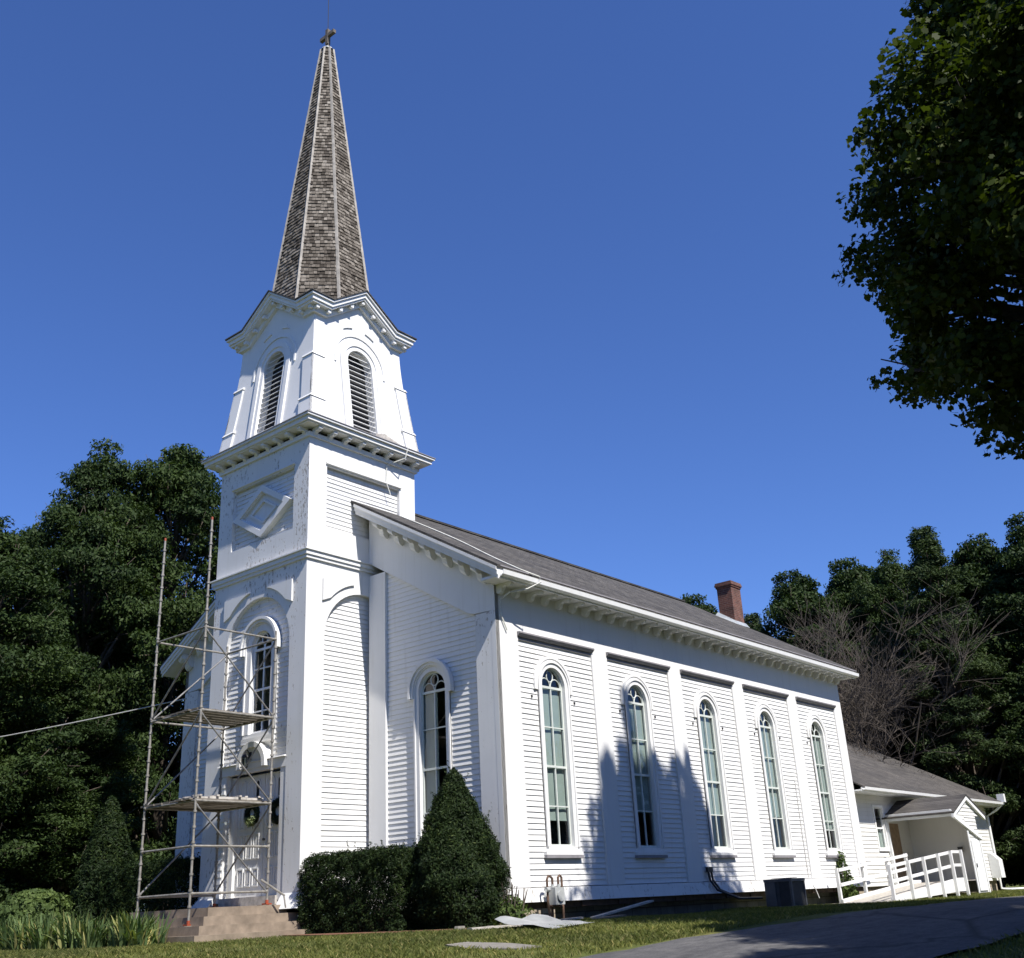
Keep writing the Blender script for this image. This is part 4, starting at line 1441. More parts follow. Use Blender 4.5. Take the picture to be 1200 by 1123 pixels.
# planks of the two decks rest on the rails
pl0 = None
cnt = 0
for lvl, n_pl, w_ in ((4.215, 6, .235), (2.325, 7, .255)):
    for k in range(n_pl):
        y = YA_ + .10 + k * (w_ + .03)
        mb = MB()
        a, b = XA - .05 + random.uniform(-.05, .05), XB + .05 + random.uniform(-.05, .05)
        mb.box(a, b, y, y + w_, lvl, lvl + .036)
        pos_w = ['nearest', 'second', 'third', 'fourth', 'fifth', 'sixth', 'seventh'][k]
        lv_w = 'upper' if lvl > 3 else 'lower'
        tag(mb.build('scaffold_plank', 'plank'), f'{pos_w} weathered plank from the lawn side on the {lv_w} scaffold deck', 'plank', f'planks of the {lv_w} scaffold deck')
for k, (x, y, ln, rzz, wd) in enumerate([(-3.9, 5.1, .7, .2, .12), (-3.4, 5.0, .9, -.1, .14), (-2.9, 5.25, .55, .35, .11), (-3.3, 5.45, .8, .1, .16), (-2.75, 5.0, .5, -.3, .12), (-3.75, 5.6, .9, .15, .13)]):
    mb = MB()
    cs, sn = math.cos(rzz), math.sin(rzz)
    def TT(u, v, z, x=x, y=y, cs=cs, sn=sn): return (x + cs * u - sn * v, y + sn * u + cs * v, z)
    mb.T = TT
    zb = 2.368 + (.0 if k < 3 else .0) + .001 * k
    mb.box(-ln / 2, ln / 2, -wd / 2, wd / 2, zb, zb + .05)
    for q in (-.3, .3):
        mb.box(q * ln - .03, q * ln + .03, -wd / 2 - .05, wd / 2 + .05, zb + .051, zb + .085)
    tag(mb.build('wood_offcut', 'palewood'), ['pale board offcut at the outer corner of the lower scaffold deck', 'long pale offcut lying along the front of the lower deck', 'short crooked offcut nearest the church doors on the lower deck',
        'wide pale offcut in the middle of the lower scaffold deck', 'shortest offcut at the door side edge of the lower deck', 'long pale offcut at the back left of the lower deck'][k], 'offcut', 'wood offcuts on the scaffold deck')
# foot boards under the jacks
for (x, y, z0, z1), lab in zip(PO[1:], ('wooden pad under the outer scaffold post on the second step', 'wooden pad under the scaffold post by the right door', 'wooden pad under the scaffold post by the left door jamb')):
    mb = MB(); mb.box(x - .17, x + .17, y - .11, y + .11, z0 - .045, z0 - .008)
    tag(mb.build('wooden_pad', 'plank'), lab, 'pad', 'pads under the scaffold')

# ------------------------------------------------------------------ small things round the church
ac = thing('air_conditioner', (9.6, -1.3, -.48), 'square dark grey air conditioning unit on the grass by the church wall', 'air conditioner')
mb = MB()
ax0, ax1, ay0, ay1 = 9.2, 9.98, -1.72, -.95
mb.box(ax0, ax1, ay0, ay1, -.50, -.42)
mb.build('base_pad', 'slabgrey', ac)
mb = MB()
mb.box(ax0 + .04, ax1 - .04, ay0 + .04, ay1 - .04, -.419, .17)
for k in range(26):
    a = ax0 + .06 + k * (ax1 - ax0 - .12) / 25
    mb.box(a - .006, a + .006, ay0 + .022, ay0 + .039, -.40, .16)
    b = ay0 + .06 + k * (ay1 - ay0 - .12) / 25
    if k < 13: mb.box(ax0 + .022, ax0 + .039, b - .006, b + .006, -.40, .16)
mb.build('coil_body', 'acfin', ac)
mb = MB()
for (a, b) in ((ax0, ay0), (ax1 - .06, ay0), (ax0, ay1 - .06), (ax1 - .06, ay1 - .06)):
    mb.box(a, a + .06, b, b + .06, -.418, .17)
mb.box(ax0 - .01, ax1 + .01, ay0 - .01, ay1 + .01, .171, .24)
mb.box(ax0 + .005, ax0 + .03, -1.25, ay1 - .062, -.41, .168)
mb.build('cabinet', 'ac', ac)
mb = MB()
for r_ in (.10, .18, .26, .34):
    mb.ring(((ax0 + ax1) / 2, (ay0 + ay1) / 2, .255), (1, 0, 0), (0, 1, 0), r_, .006, 20)
mb.build('fan_guard', 'black', ac)

gm = thing('gas_meter', (1.2, -.28, -.5), 'grey gas meter on rusty pipes against the church wall', 'meter')
mb = MB()
mb.box(1.08, 1.40, -.40, -.18, -.10, .24)
mb.tube([(1.24, -.41, .07), (1.24, -.44, .07)], .11, 14)
mb.tube([(1.14, -.29, .24), (1.14, -.29, .30)], .04, 8); mb.tube([(1.34, -.29, .24), (1.34, -.29, .30)], .04, 8)
mb.build('meter_body', 'meter', gm)
mb = MB()
mb.tube([(1.14, -.29, .29), (1.14, -.29, .42), (1.08, -.29, .46), (1.0, -.29, .46), (.96, -.29, .40), (.96, -.29, -.05), (1.0, -.28, -.22), (1.02, -.28, -.60)], .026, 8)
mb.tube([(1.34, -.29, .29), (1.34, -.29, .44), (1.40, -.29, .48), (1.46, -.29, .44), (1.46, -.29, -.2), (1.46, -.29, -.60)], .026, 8)
mb.tube([(1.2, -.2, -.11), (1.2, -.2, -.60)], .03, 8)
mb.tube([(1.0, -.29, -.12), (1.46, -.29, -.14)], .022, 8)
mb.build('pipes', 'rust', gm)
mb = MB()
mb.tube([(.86, -.33, .20), (.96, -.33, .20)], .05, 10); mb.tube([(.80, -.33, .05), (.86, -.33, .2)], .02, 6)
mb.build('regulator', 'meter', gm)
mb = MB()
V_ = []
nxs = 9
for i in range(nxs):
    for j in range(7):
        x = -2.75 + i * 1.5 / (nxs - 1); y = -3.35 + j * 1.3 / 6 + .25 * (i / (nxs - 1))
        z = float(lawn_z(x, y)) + .045 + .05 * math.sin(i * 1.1 + j * .5) * math.sin(j * .9) + .16 * (j / 6) ** 2
        mb.v.append((x, y, z))
for i in range(nxs - 1):
    for j in range(6):
        a = i * 7 + j
        mb.f.append([a, a + 7, a + 8, a + 1])
nv_ = len(mb.v)
for i in range(nv_): mb.v.append((mb.v[i][0], mb.v[i][1], mb.v[i][2] - .004))
for i in range(nxs - 1):
    for j in range(6):
        a = nv_ + i * 7 + j
        mb.f.append([a, a + 1, a + 8, a + 7])
tag(mb.build('metal_sheet', 'sheet', smooth=True), 'crumpled silvery metal sheet lying on the grass by the church corner', 'sheet')
for k, (x0_, y0_, x1_, y1_, mt_, lab) in enumerate([(-.6, -.95, 1.7, -.55, 'palewood', 'long grey board on the ground between gas meter and metal sheet'),
                                               (-2.8, -1.5, -1.3, -1.75, 'palewood', 'pale broken board in the grass at the foot of the yew'),
                                               (2.2, -.5, 4.9, -.24, 'palewood', 'long pale trim board leaning low along the wall right of the gas meter'),
                                               (1.2, -1.3, 3.0, -.75, 'plank', 'narrow brown board half hidden in the grass behind the metal sheet')]):
    mb = MB()
    a = Vector((x0_, y0_, 0)); b = Vector((x1_, y1_, 0)); n_v = Vector((-(b - a).y, (b - a).x, 0)).normalized() * .07
    za, zb = float(lawn_z(a.x, a.y)) + .05, float(lawn_z(b.x, b.y)) + .07 + (.30 if k == 2 else 0)
    q = [(a - n_v, za), (b - n_v, zb), (b + n_v, zb), (a + n_v, za)]
    mb.hexa([(p.x, p.y, z - .02) for p, z in q] + [(p.x, p.y, z + .02) for p, z in q])
    tag(mb.build('board', mt_), lab, 'board', 'loose boards along the wall')
mb = MB()
for (u0_, u1_) in ((-5.6, -3.3),):
    pts_ = [(-4.75, -3.2), (-5.25, -3.25), (-5.75, -4.2), (-5.65, -5.0), (-5.25, -5.1), (-4.85, -4.2)]
    mb.prism([(x, y, float(lawn_z(x, y)) - .05) for x, y in pts_], [(x, y, float(lawn_z(x, y)) + .02) for x, y in pts_])
tag(mb.build('paving_slab', 'slabgrey'), 'flat concrete slab sunk in the lawn in front of the yew', 'slab')
for k, (x, y, s_) in enumerate([(-2.2, -.7, .13), (-1.4, -.75, .10), (.3, -.65, .09)]):
    mb = MB()
    zb = float(lawn_z(x, y))
    rnd = random.Random(k)
    A = [(x + s_ * rnd.uniform(.8, 1.2) * math.cos(t), y + s_ * rnd.uniform(.8, 1.2) * math.sin(t)) for t in np.linspace(0, 2 * math.pi, 8)[:-1]]
    mb.prism([(a, b, zb - .03) for a, b in A], [(x + (a - x) * .7, y + (b - y) * .7, zb + s_ * .8) for a, b in A])
    tag(mb.build('stone', 'slabgrey'), ['largest loose stone at the foot of the yew', 'middle pale stone beside the yew roots', 'small stone near the church corner foundation'][k], 'stone', 'loose stones by the yew')
mb = MB()
pts_ = [(-.5, 4.1), (-2.2, 4.05), (-2.9, 3.6), (-3.1, 2.0), (-2.9, .3), (-2.2, -.7), (-.6, -.8), (-.02, -.2), (-.02, 4.1)]
mb.prism([(x, y, float(lawn_z(x, y)) - .1) for x, y in pts_], [(x, y, float(lawn_z(x, y)) + .05) for x, y in pts_])
tag(structure(mb.build('mulch_bed', 'mulch')), None, None)

# service wire to the left corner of the nave
def wire(name, a, b, sag, r, label):
    mb = MB()
    pts = [tuple(Vector(a).lerp(Vector(b), t) - Vector((0, 0, sag * 4 * t * (1 - t)))) for t in np.linspace(0, 1, 24)]
    mb.tube(pts, r, 6)
    tag(mb.build(name, 'wire'), label, 'wire')
wire('service_wire', (-9.0, 34.0, 5.2), (.0, 12.0, 6.0), .35, .016, 'pale twisted service wire running from the trees to the church')

# ------------------------------------------------------------------ foliage tools
RNG = np.random.default_rng(11)
def leaves(P, N, size, aspect=0.5, spread=0.9, rng=RNG, shape='diamond', droop=0.0):
    """P points, N preferred normals -> vertices and polygon size of small leaf faces"""
    n = len(P)
    nr = N + rng.normal(0, spread, (n, 3))
    nr /= np.linalg.norm(nr, axis=1, keepdims=True) + 1e-9
    t = rng.normal(0, 1, (n, 3)); t[:, 2] -= droop
    t -= nr * (t * nr).sum(1, keepdims=True)
    t /= np.linalg.norm(t, axis=1, keepdims=True) + 1e-9
    b = np.cross(nr, t)
    s = size * rng.uniform(0.65, 1.35, (n, 1))
    if shape == 'diamond':
        k = [(0, 0, 0), (.5, aspect * .5, .04), (1, 0, 0), (.5, -aspect * .5, .04)]
    elif shape == 'maple':
        k = [(0, 0, 0), (.18, .42, .03), (.50, .30, .0), (.62, .52, .05), (1, 0, -.08), (.62, -.52, .05), (.50, -.30, .0), (.18, -.42, .03)]
    else:
        k = [(0, aspect * .5, 0), (1, aspect * .3, 0), (1, -aspect * .3, 0), (0, -aspect * .5, 0)]
    V = np.stack([P + t * (a - .5) * s + b * c * s + nr * d * s for a, c, d in k], 1)
    return V.reshape(-1, 3), len(k)

def leaf_mesh(name, V, k, mat):
    me = bpy.data.meshes.new(name)
    nv = len(V); nf = nv // k
    me.vertices.add(nv); me.loops.add(nv); me.polygons.add(nf)
    me.vertices.foreach_set('co', V.astype(np.float32).ravel())
    me.loops.foreach_set('vertex_index', np.arange(nv, dtype=np.int32))
    me.polygons.foreach_set('loop_start', np.arange(0, nv, k, dtype=np.int32))
    me.polygons.foreach_set('loop_total', np.full(nf, k, dtype=np.int32))
    me.materials.append(M[mat])
    me.update(calc_edges=True)
    return me

def in_ball(n, rng, shell=0.35):
    d = rng.normal(0, 1, (n, 3)); d /= np.linalg.norm(d, axis=1, keepdims=True)
    r = (shell + (1 - shell) * rng.uniform(0, 1, (n, 1)) ** 0.6)
    return d * r

def make_tree(name, h, rad, prof, n_clump, leaf_n, size, mat, label, cat, group, loc, seed, flat=0.6, base=0.15, clump_r=(.22, .38), trunk_r=.28, shape='diamond', aspect=.55, bark='bark', droop=.2, fill=0.35, spread=.9, rz=0, leaders=()):
    """tapered trunk, limbs to every clump, leaves through the clumps"""
    rng = np.random.default_rng(seed)
    root = thing(name, loc, label, cat, group)
    root.rotation_euler = (0, 0, rz)
    o = Vector(loc)
    mb = MB()
    bend = rng.normal(0, .02 * h, 2)
    def axis(t): return Vector((bend[0] * math.sin(t * 2.2), bend[1] * math.sin(t * 2.7), h * t))
    tp = [axis(t) for t in np.linspace(0, .95, 10)]
    tr = [trunk_r * (1.25 if i == 0 else 1) * (1 - .93 * i / 9) + .015 for i in range(10)]
    mb.tube([o + p + (Vector((0, 0, -.3)) if i == 0 else Vector()) for i, p in enumerate(tp)], tr, 8)
    C = []; Rr = []
    ga = 2.39996
    for i in range(n_clump):
        t = base + (1 - base) * ((i + .5) / n_clump) ** .9
        e = prof((t - base) / (1 - base)) * rad * rng.uniform(.84, 1.1)
        pf = prof((t - base) / (1 - base))
        rr = rad * rng.uniform(*clump_r) * ((0.6 + .4 * pf) if prof(1) > .09 else (.48 + .52 * pf))
        rho = max(0, e - rr * .6) * (fill + (1 - fill) * rng.uniform(0, 1) ** .45)
        a = i * ga + rng.normal(0, .35)
        ax = axis(min(t, .97))
        c = Vector((ax.x + rho * math.cos(a), ax.y + rho * math.sin(a), h * min(t, 1) - (rr * .5 if t > .9 else 0) + rng.normal(0, .015 * h)))
        C.append(c); Rr.append(rr)
        ts = max(.06, t - rng.uniform(.08, .2))
        s0 = axis(ts)
        mid = s0.lerp(c, .55) + Vector((0, 0, .06 * rho))
        r0 = trunk_r * (1 - .9 * ts) * .45 + .02
        mb.tube([o + s0, o + mid, o + c], [r0, r0 * .6, r0 * .25], 5)
        for q in range(3):
            d = Vector(rng.normal(0, 1, 3).tolist()).normalized() * rr * .8
            mb.tube([o + s0.lerp(c, .8), o + c + d], [r0 * .3, r0 * .1], 4)
    for lx, ly, lz in leaders:       # upright leading shoots that break the top outline
        for q in range(9):
            f = q / 8
            C.append(Vector((lx * (.75 + .25 * f) + rng.normal(0, .12), ly + rng.normal(0, .12), h * .80 + (lz - .5 - h * .80) * f)))
            Rr.append(.95 * (1 - f) + .42)
        mb.tube([o + axis(.7), o + Vector((lx * .7, ly, h * .85)), o + Vector((lx, ly, lz - .4))], [.12, .06, .015], 5)
    mb.build('trunk', bark, root, smooth=True)
    C = np.array([list(c) for c in C]); Rr = np.array(Rr)
    wgt = Rr ** 2
    if leaders: wgt[n_clump:] *= 3.4
    wgt /= wgt.sum()
    which = rng.choice(len(C), leaf_n, p=wgt)
    B = in_ball(leaf_n, rng, .30)
    # each clump is itself made of smaller sprays
    nsub = 15
    sub = in_ball(len(C) * nsub, rng, .55).reshape(len(C), nsub, 3)
    pick = rng.integers(0, nsub, leaf_n)
    S = sub[which, pick]
    off = S * .78 + B * .40
    off[:, 2] *= flat
    P = C[which] + off * Rr[which][:, None]
    Nn = off / (np.linalg.norm(off, axis=1, keepdims=True) + 1e-6) * .7
    Nn[:, 2] += .7
    V, k = leaves(P, Nn, size, aspect, spread, rng, shape, droop)
    me = leaf_mesh('crown', V, k, mat)
    cr_ = link('crown', me, o, root)
    return root

# envelopes
def p_round(t): return max(.12, math.sin(math.pi * min(1, max(0, .12 + .86 * t))) ** .65)
def p_oval(t): return max(.1, (math.sin(math.pi * min(1, .2 + .78 * t))) ** .8)
def p_cone(t): return max(.06, (1 - t) ** .85)
def p_pine(t): return max(.08, (1 - t) ** .6 * (.90 + .10 * math.sin(t * 26)))

exec_trees = True
# ---- big maple that overhangs the driveway at the right
mp_ = make_tree('maple_tree', 20.8, 5.9, lambda t: float(np.interp(t, [0, .06, .12, .35, .5, .6, .75, .9, 1], [.6, .85, .98, 1, .93, .76, .56, .44, .34])), 260, 420000, .125, 'leaf_maple',
          'big dark maple overhanging the top right of the view above the driveway', 'tree', None, (2.6, -15.2, float(G(2.6, -15.2))), 21, bark='darkbark', flat=.75, base=.40, clump_r=(.13, .29), trunk_r=.42, shape='maple', fill=.15, spread=.8, leaders=[(-1.0, .3, 24.9), (1.25, -.4, 24.1), (-1.94, .2, 23.3), (2.0, .5, 23.1), (-2.6, -.5, 21.5), (2.75, .1, 20.8), (.1, .6, 22.8)])

copy_tree(mp_, (-3.4, -18.8, float(G(-3.4, -18.8))), 2.1, (.84, .84, .70), 'unseen smaller maple added beside the big dark maple to shade the driveway')  # out of view, added to cast shade on the driveway

# ---- woods behind the church on the left
LT = [  # x, y, height, radius, seed, kind
    (4.0, 25.6, 20.0, 4.4, 1, 'A', 'feathery locust with twin top, second tallest of the trees left of the steeple'),
    (7.6, 24.6, 21.2, 4.8, 2, 'B', 'feathery locust whose top rises against the church cornice left of the belfry'),
    (-1.4, 22.6, 14.5, 4.2, 3, 'A', 'lower rounded locust at the far left edge of the view'),
    (12.0, 23.0, 17.0, 4.6, 4, 'B', 'locust hidden mostly behind the left side of the church'),
    (-5.4, 28.5, 13.6, 4.6, 5, 'A', 'locust standing beyond the left edge, behind the iris bed'),
    (2.6, 30.0, 17.0, 5.0, 6, 'B', 'second row locust filling the gap left of the scaffold'),
    (8.0, 30.5, 19.0, 5.0, 7, 'A', 'second row locust directly behind the scaffold'),
    (-3.0, 34.0, 15.0, 5.5, 8, 'B', 'third row locust seen between the left edge trees'),
    (1.2, 22.2, 9.0, 3.6, 9, 'A', 'low locust at the back of the iris bed, left of the scaffold'),
    (-25.0, 22.0, 17.0, 6.0, 10, 'B', 'unseen street side locust added on the left to darken window reflections'),  # this and the next two: unseen, added for darker glass and less sky fill
    (-31.0, 30.0, 18.0, 6.0, 11, 'A', 'unseen far street side locust added on the left to darken window reflections'),
    (-27.0, 36.0, 18.0, 6.0, 12, 'B', 'unseen street side locust added at the back of the row on the left'),
]
proto = {}
proto['A'] = make_tree('locust_tree', 18, 4.8, p_oval, 105, 140000, .185, 'leaf_locust', LT[0][6], 'tree', 'trees behind the church on the left', (LT[0][0], LT[0][1], -.5), 31, flat=.5, base=.06, clump_r=(.24, .42), trunk_r=.3, aspect=.42, droop=.6)
proto['B'] = make_tree('locust_tree', 18, 4.8, p_oval, 105, 140000, .185, 'leaf_locust', LT[1][6], 'tree', 'trees behind the church on the left', (LT[1][0], LT[1][1], -.5), 32, flat=.5, base=.06, clump_r=(.24, .42), trunk_r=.3, aspect=.42, droop=.6)
for i, (x, y, h, r_, sd, kd, lab) in enumerate(LT):
    s_ = (r_ / 4.8, r_ / 4.8, h / 18)
    if i < 2:
        o = proto[kd]; o.scale = s_; o.rotation_euler = (0, 0, sd)
    else:
        copy_tree(proto[kd], (x, y, -.5), sd * 1.7, s_, lab)

# ---- woods behind on the right
make_pine = make_tree('pine_tree', 19, 4.2, p_pine, 110, 110000, .20, 'leaf_pine', 'tall pine with layered boughs behind the annex, above the bare tree', 'tree', 'trees behind the annex', (36.9, 1.9, -.5), 41, flat=.5, base=.05, clump_r=(.22, .4), trunk_r=.3, aspect=.3, droop=.3, fill=.5)
make_pine.scale = (1.0, 1.0, .93)
dk = make_tree('woodland_tree', 18, 5.0, p_round, 105, 130000, .215, 'leaf_dark', 'broad dark tree rising just right of the brick chimney', 'tree', 'trees behind the annex', (38.9, 10.6, -.5), 42, flat=.55, base=.05, clump_r=(.24, .4), trunk_r=.3, aspect=.5)
dk.scale = (.86, .86, .98)
RT = [  # x, y, h, r, label, which
    (42.4, 8.6, 18.6, 4.6, 'dark rounded tree behind the bare tree, left of the tall pine', dk),
    (40.0, 5.4, 17.8, 4.2, 'dark tree directly above the bare tree, just left of the tall pine', dk),
    (42.2, 1.0, 18.0, 4.4, 'dark tree just right of the tall pine', dk),
    (41.0, -2.2, 18.3, 4.6, 'tallest dark tree at the right edge of the view above the annex', dk),
    (52.0, -2.0, 20.5, 5.2, 'second row dark tree behind the right edge tree', dk),
    (53.0, 5.0, 20.0, 5.4, 'second row dark tree behind the tall pine', dk),
    (52.5, 12.6, 20.6, 5.4, 'second row dark tree right of the chimney', dk),
    (44.0, 20.2, 19.2, 4.6, 'dark tree whose top shows left of the brick chimney', dk),
    (38.0, -6.8, 16.0, 4.6, 'dark tree beyond the driveway at the right edge', dk),
    (38.5, -2.4, 11.0, 3.6, 'smaller dark tree close behind the annex gutter end', dk),
    (39.0, 3.2, 8.5, 3.4, 'low dark tree behind the annex roof', dk),
    (41.0, 8.6, 9.0, 3.6, 'low dark tree behind the far end of the nave roof', dk),
    (48.5, -7.5, 18.0, 5.0, 'pine at the far right edge behind the driveway', make_pine),
    (42.0, 14.8, 16.6, 3.6, 'pine top peeping over the roof by the chimney', make_pine),
    (60.0, -12.0, 19.0, 5.5, 'distant dark tree at the end of the driveway', dk),
    (50.0, -2.6, 7.0, 4.0, 'low dark tree closing the gap beyond the annex downspout', dk),
    (46.5, 3.2, 6.0, 4.2, 'lowest dark tree at the right edge, just past the annex', dk),
    (57.0, 6.2, 6.0, 5.0, 'far low dark tree seen past the annex corner', dk),
    (58.0, -5.0, 8.0, 4.4, 'low dark tree where the driveway meets the woods', dk),
    (44.0, -10.5, 15.0, 4.6, 'dark tree at the right edge on the far side of the driveway', dk),
]
for k_ in range(9):  # unseen row added across the driveway, holds back sky fill on the walls
    RT.append((-16.0 + 8.2 * k_, -33.0 - 2.5 * (k_ % 2), 13.5 + (k_ * 7 % 4), 5.2, ['first', 'second', 'third', 'fourth', 'fifth', 'sixth', 'seventh', 'eighth', 'ninth'][k_] + ' unseen tree from the road end in the row added across the driveway to block sky light', dk))
for k_ in range(7):  # second unseen row, added over the road to keep shaded walls dark
    RT.append((-44.0 - 2.5 * (k_ % 2), -30.0 + 9.0 * k_, 15.0 + (k_ * 5 % 4), 5.6, ['first', 'second', 'third', 'fourth', 'fifth', 'sixth', 'seventh'][k_] + ' unseen tree from the driveway side in the row added over the road to block sky light', dk))
for i, (x, y, h, r_, lab, src) in enumerate(RT):
    b_ = 18 if src is dk else 19
    rb = 5.0 if src is dk else 4.2
    if i in (1, 4, 6, 10): src, b_, rb = proto['A' if i % 4 else 'B'], 18, 4.8
    copy_tree(src, (x, y, -.5), i * 1.9 + .4, (r_ / rb, r_ / rb, h / b_), lab)

# ---- bare dead tree
def bare_tree(loc, seed, h=11.0):
    rng = random.Random(seed)
    root = thing('bare_tree', loc, 'leafless grey tree with tangled twigs beside the rear corner of the church', 'tree')
    o = Vector(loc)
    trunk = MB(); twig = MB()
    def grow(p, d, ln, r, depth):
        steps = 3
        pts = [p]; q = p.copy(); dd = d.copy()
        for k in range(steps):
            dd = (dd + Vector((rng.gauss(0, .12), rng.gauss(0, .12), rng.gauss(0.02, .08)))).normalized()
            q = q + dd * ln / steps
            pts.append(q.copy())
        (trunk if depth < 2 else twig).tube(pts, [r * (1 - .4 * k / steps) for k in range(steps + 1)], 6 if depth < 2 else 4, cap=False)
        if depth >= 5: return
        nchild = [5, 5, 5, 4, 3][depth]
        for k in range(nchild):
            t = rng.uniform(.35, 1.0)
            bp_ = pts[min(steps, int(t * steps))]
            ax = Vector((rng.gauss(0, 1), rng.gauss(0, 1), rng.gauss(0, .4))).normalized()
            nd_ = (dd + ax * rng.uniform(.5, 1.0)).normalized()
            grow(bp_, nd_, ln * rng.uniform(.5, .78), max(.009, r * rng.uniform(.38, .55)), depth + 1)
    for k in range(3):
        grow(o + Vector((rng.uniform(-.5, .5), rng.uniform(-.5, .5), -.2)), Vector((rng.gauss(0, .18), rng.gauss(0, .18), 1)).normalized(), h * .42, .13, 0)
    trunk.build('trunk', 'deadbark', root)
    twig.build('crown', 'deadbark', root)
    return root
bare_tree((34.9, 6.0, -.5), 4, 21.0)

# ------------------------------------------------------------------ clipped shrubs by the front
def shrub(name, loc, label, cat, sampler, n, size, mat, stems=None, aspect=.28, shape='diamond', spread=.7, seed=3, group=None):
    rng = np.random.default_rng(seed)
    root = thing(name, loc, label, cat, group)
    P, N = sampler(n, rng)
    q = rng.integers(0, len(P), max(8, n // 700))          # stray shoots
    for i in q:
        d = N[i] / (np.linalg.norm(N[i]) + 1e-6) + np.array([0, 0, .9]) + rng.normal(0, .35, 3)
        d /= np.linalg.norm(d)
        ln = rng.uniform(.10, .32)
        k_ = 16
        P = np.concatenate([P, P[i] + d * ln * rng.uniform(0, 1, (k_, 1)) + rng.normal(0, .012, (k_, 3))])
        N = np.concatenate([N, np.tile(d, (k_, 1))])
    V, k = leaves(P, N, size, aspect, spread, rng, shape)
    me = leaf_mesh('foliage', V, k, mat)
    link('foliage', me, loc, root)
    if stems:
        mb = MB()
        r2 = random.Random(seed)
        for s in range(stems[0]):
            a = r2.uniform(0, 6.28); rr = r2.uniform(.05, stems[1])
            z1 = r2.uniform(.5, 1) * stems[2]
            p = Vector(loc)
            mb.tube([p + Vector((rr * .4 * math.cos(a), rr * .4 * math.sin(a), -.1)), p + Vector((rr * .7 * math.cos(a), rr * .7 * math.sin(a), z1 * .5)), p + Vector((rr * math.cos(a + .2), rr * math.sin(a + .2), z1))], [.03, .02, .008], 5)
        mb.build('stem', 'bark', root)
    return root

def dome_sampler(prof, h, wob, core=.8, thin=1.0):
    """surface-weighted points in a solid of revolution"""
    ph = RNG.uniform(0, 6.28, 8)
    def f(n, rng):
        t = rng.uniform(0, 1, n * 2)
        keep = rng.uniform(0, 1, n * 2) < np.array([prof(x) for x in t]) / max(prof(x) for x in np.linspace(0, 1, 40))
        keep &= (t > .26) | (rng.uniform(0, 1, n * 2) < thin)
        t = t[keep][:n]
        t = np.where(rng.uniform(0, 1, len(t)) < .01, np.minimum(1.0, t + .02), t)
        m_ = len(t)
        a = rng.uniform(0, 2 * np.pi, m_)
        lump = 1 + wob * (np.sin(a * 3 + t * 7 + ph[0]) * .5 + np.sin(a * 7 + t * 17 + ph[1]) * .35 + np.sin(a * 13 - t * 31 + ph[2]) * .3 + np.sin(a * 2 - t * 43 + ph[3]) * .3)
        r_ = np.array([prof(x) for x in t]) * lump * (np.where(rng.uniform(0, 1, m_) < .25, rng.uniform(.35, .9, m_), core + (1 - core) * rng.uniform(0, 1, m_) ** .5) + np.abs(rng.normal(0, .022, m_)))
        P = np.stack([r_ * np.cos(a), r_ * np.sin(a), t * h + rng.normal(0, .015, m_)], 1)
        N = np.stack([np.cos(a), np.sin(a), .5 + .8 * (t > .85)], 1)
        return P, N
    return f

def box_sampler(x0, x1, y0, y1, h):
    def f(n, rng):
        A = [(x1 - x0) * (y1 - y0), (x1 - x0) * h, (x1 - x0) * h, (y1 - y0) * h, (y1 - y0) * h]
        A = np.array(A) / sum(A)
        w_ = rng.choice(5, n, p=A)
        a, b = rng.uniform(0, 1, n), rng.uniform(0, 1, n)
        d = np.abs(rng.normal(0, .09, n)) - .03
        lump = .07 * (np.sin(a * 23 + b * 9) * np.sin(b * 19 - a * 7) + .6 * np.sin(a * 47) * np.sin(b * 41))
        d = d - lump + np.where(rng.uniform(0, 1, n) < .35, rng.uniform(.05, .35, n), 0)
        P = np.zeros((n, 3)); N = np.zeros((n, 3))
        X = lambda q: x0 + (x1 - x0) * q
        Y = lambda q: y0 + (y1 - y0) * q
        for k in range(5):
            m_ = w_ == k
            if k == 0: P[m_] = np.stack([X(a), Y(b), h - d], 1)[m_]; N[m_] = (0, 0, 1)
            if k == 1: P[m_] = np.stack([X(a), y0 + d, b * h], 1)[m_]; N[m_] = (0, -1, .4)
            if k == 2: P[m_] = np.stack([X(a), y1 - d, b * h], 1)[m_]; N[m_] = (0, 1, .4)
            if k == 3: P[m_] = np.stack([x0 + d, Y(a), b * h], 1)[m_]; N[m_] = (-1, 0, .4)
            if k == 4: P[m_] = np.stack([x1 - d, Y(a), b * h], 1)[m_]; N[m_] = (1, 0, .4)
        # round the shoulders
        top = np.clip((P[:, 2] - h * .78) / (h * .22), 0, 1) ** 2
        cx_, cy_ = (x0 + x1) / 2, (y0 + y1) / 2
        P[:, 0] = cx_ + (P[:, 0] - cx_) * (1 - .10 * top); P[:, 1] = cy_ + (P[:, 1] - cy_) * (1 - .10 * top)
        return P, N
    return f

def core_box(root, loc, x0, x1, y0, y1, h):
    pass

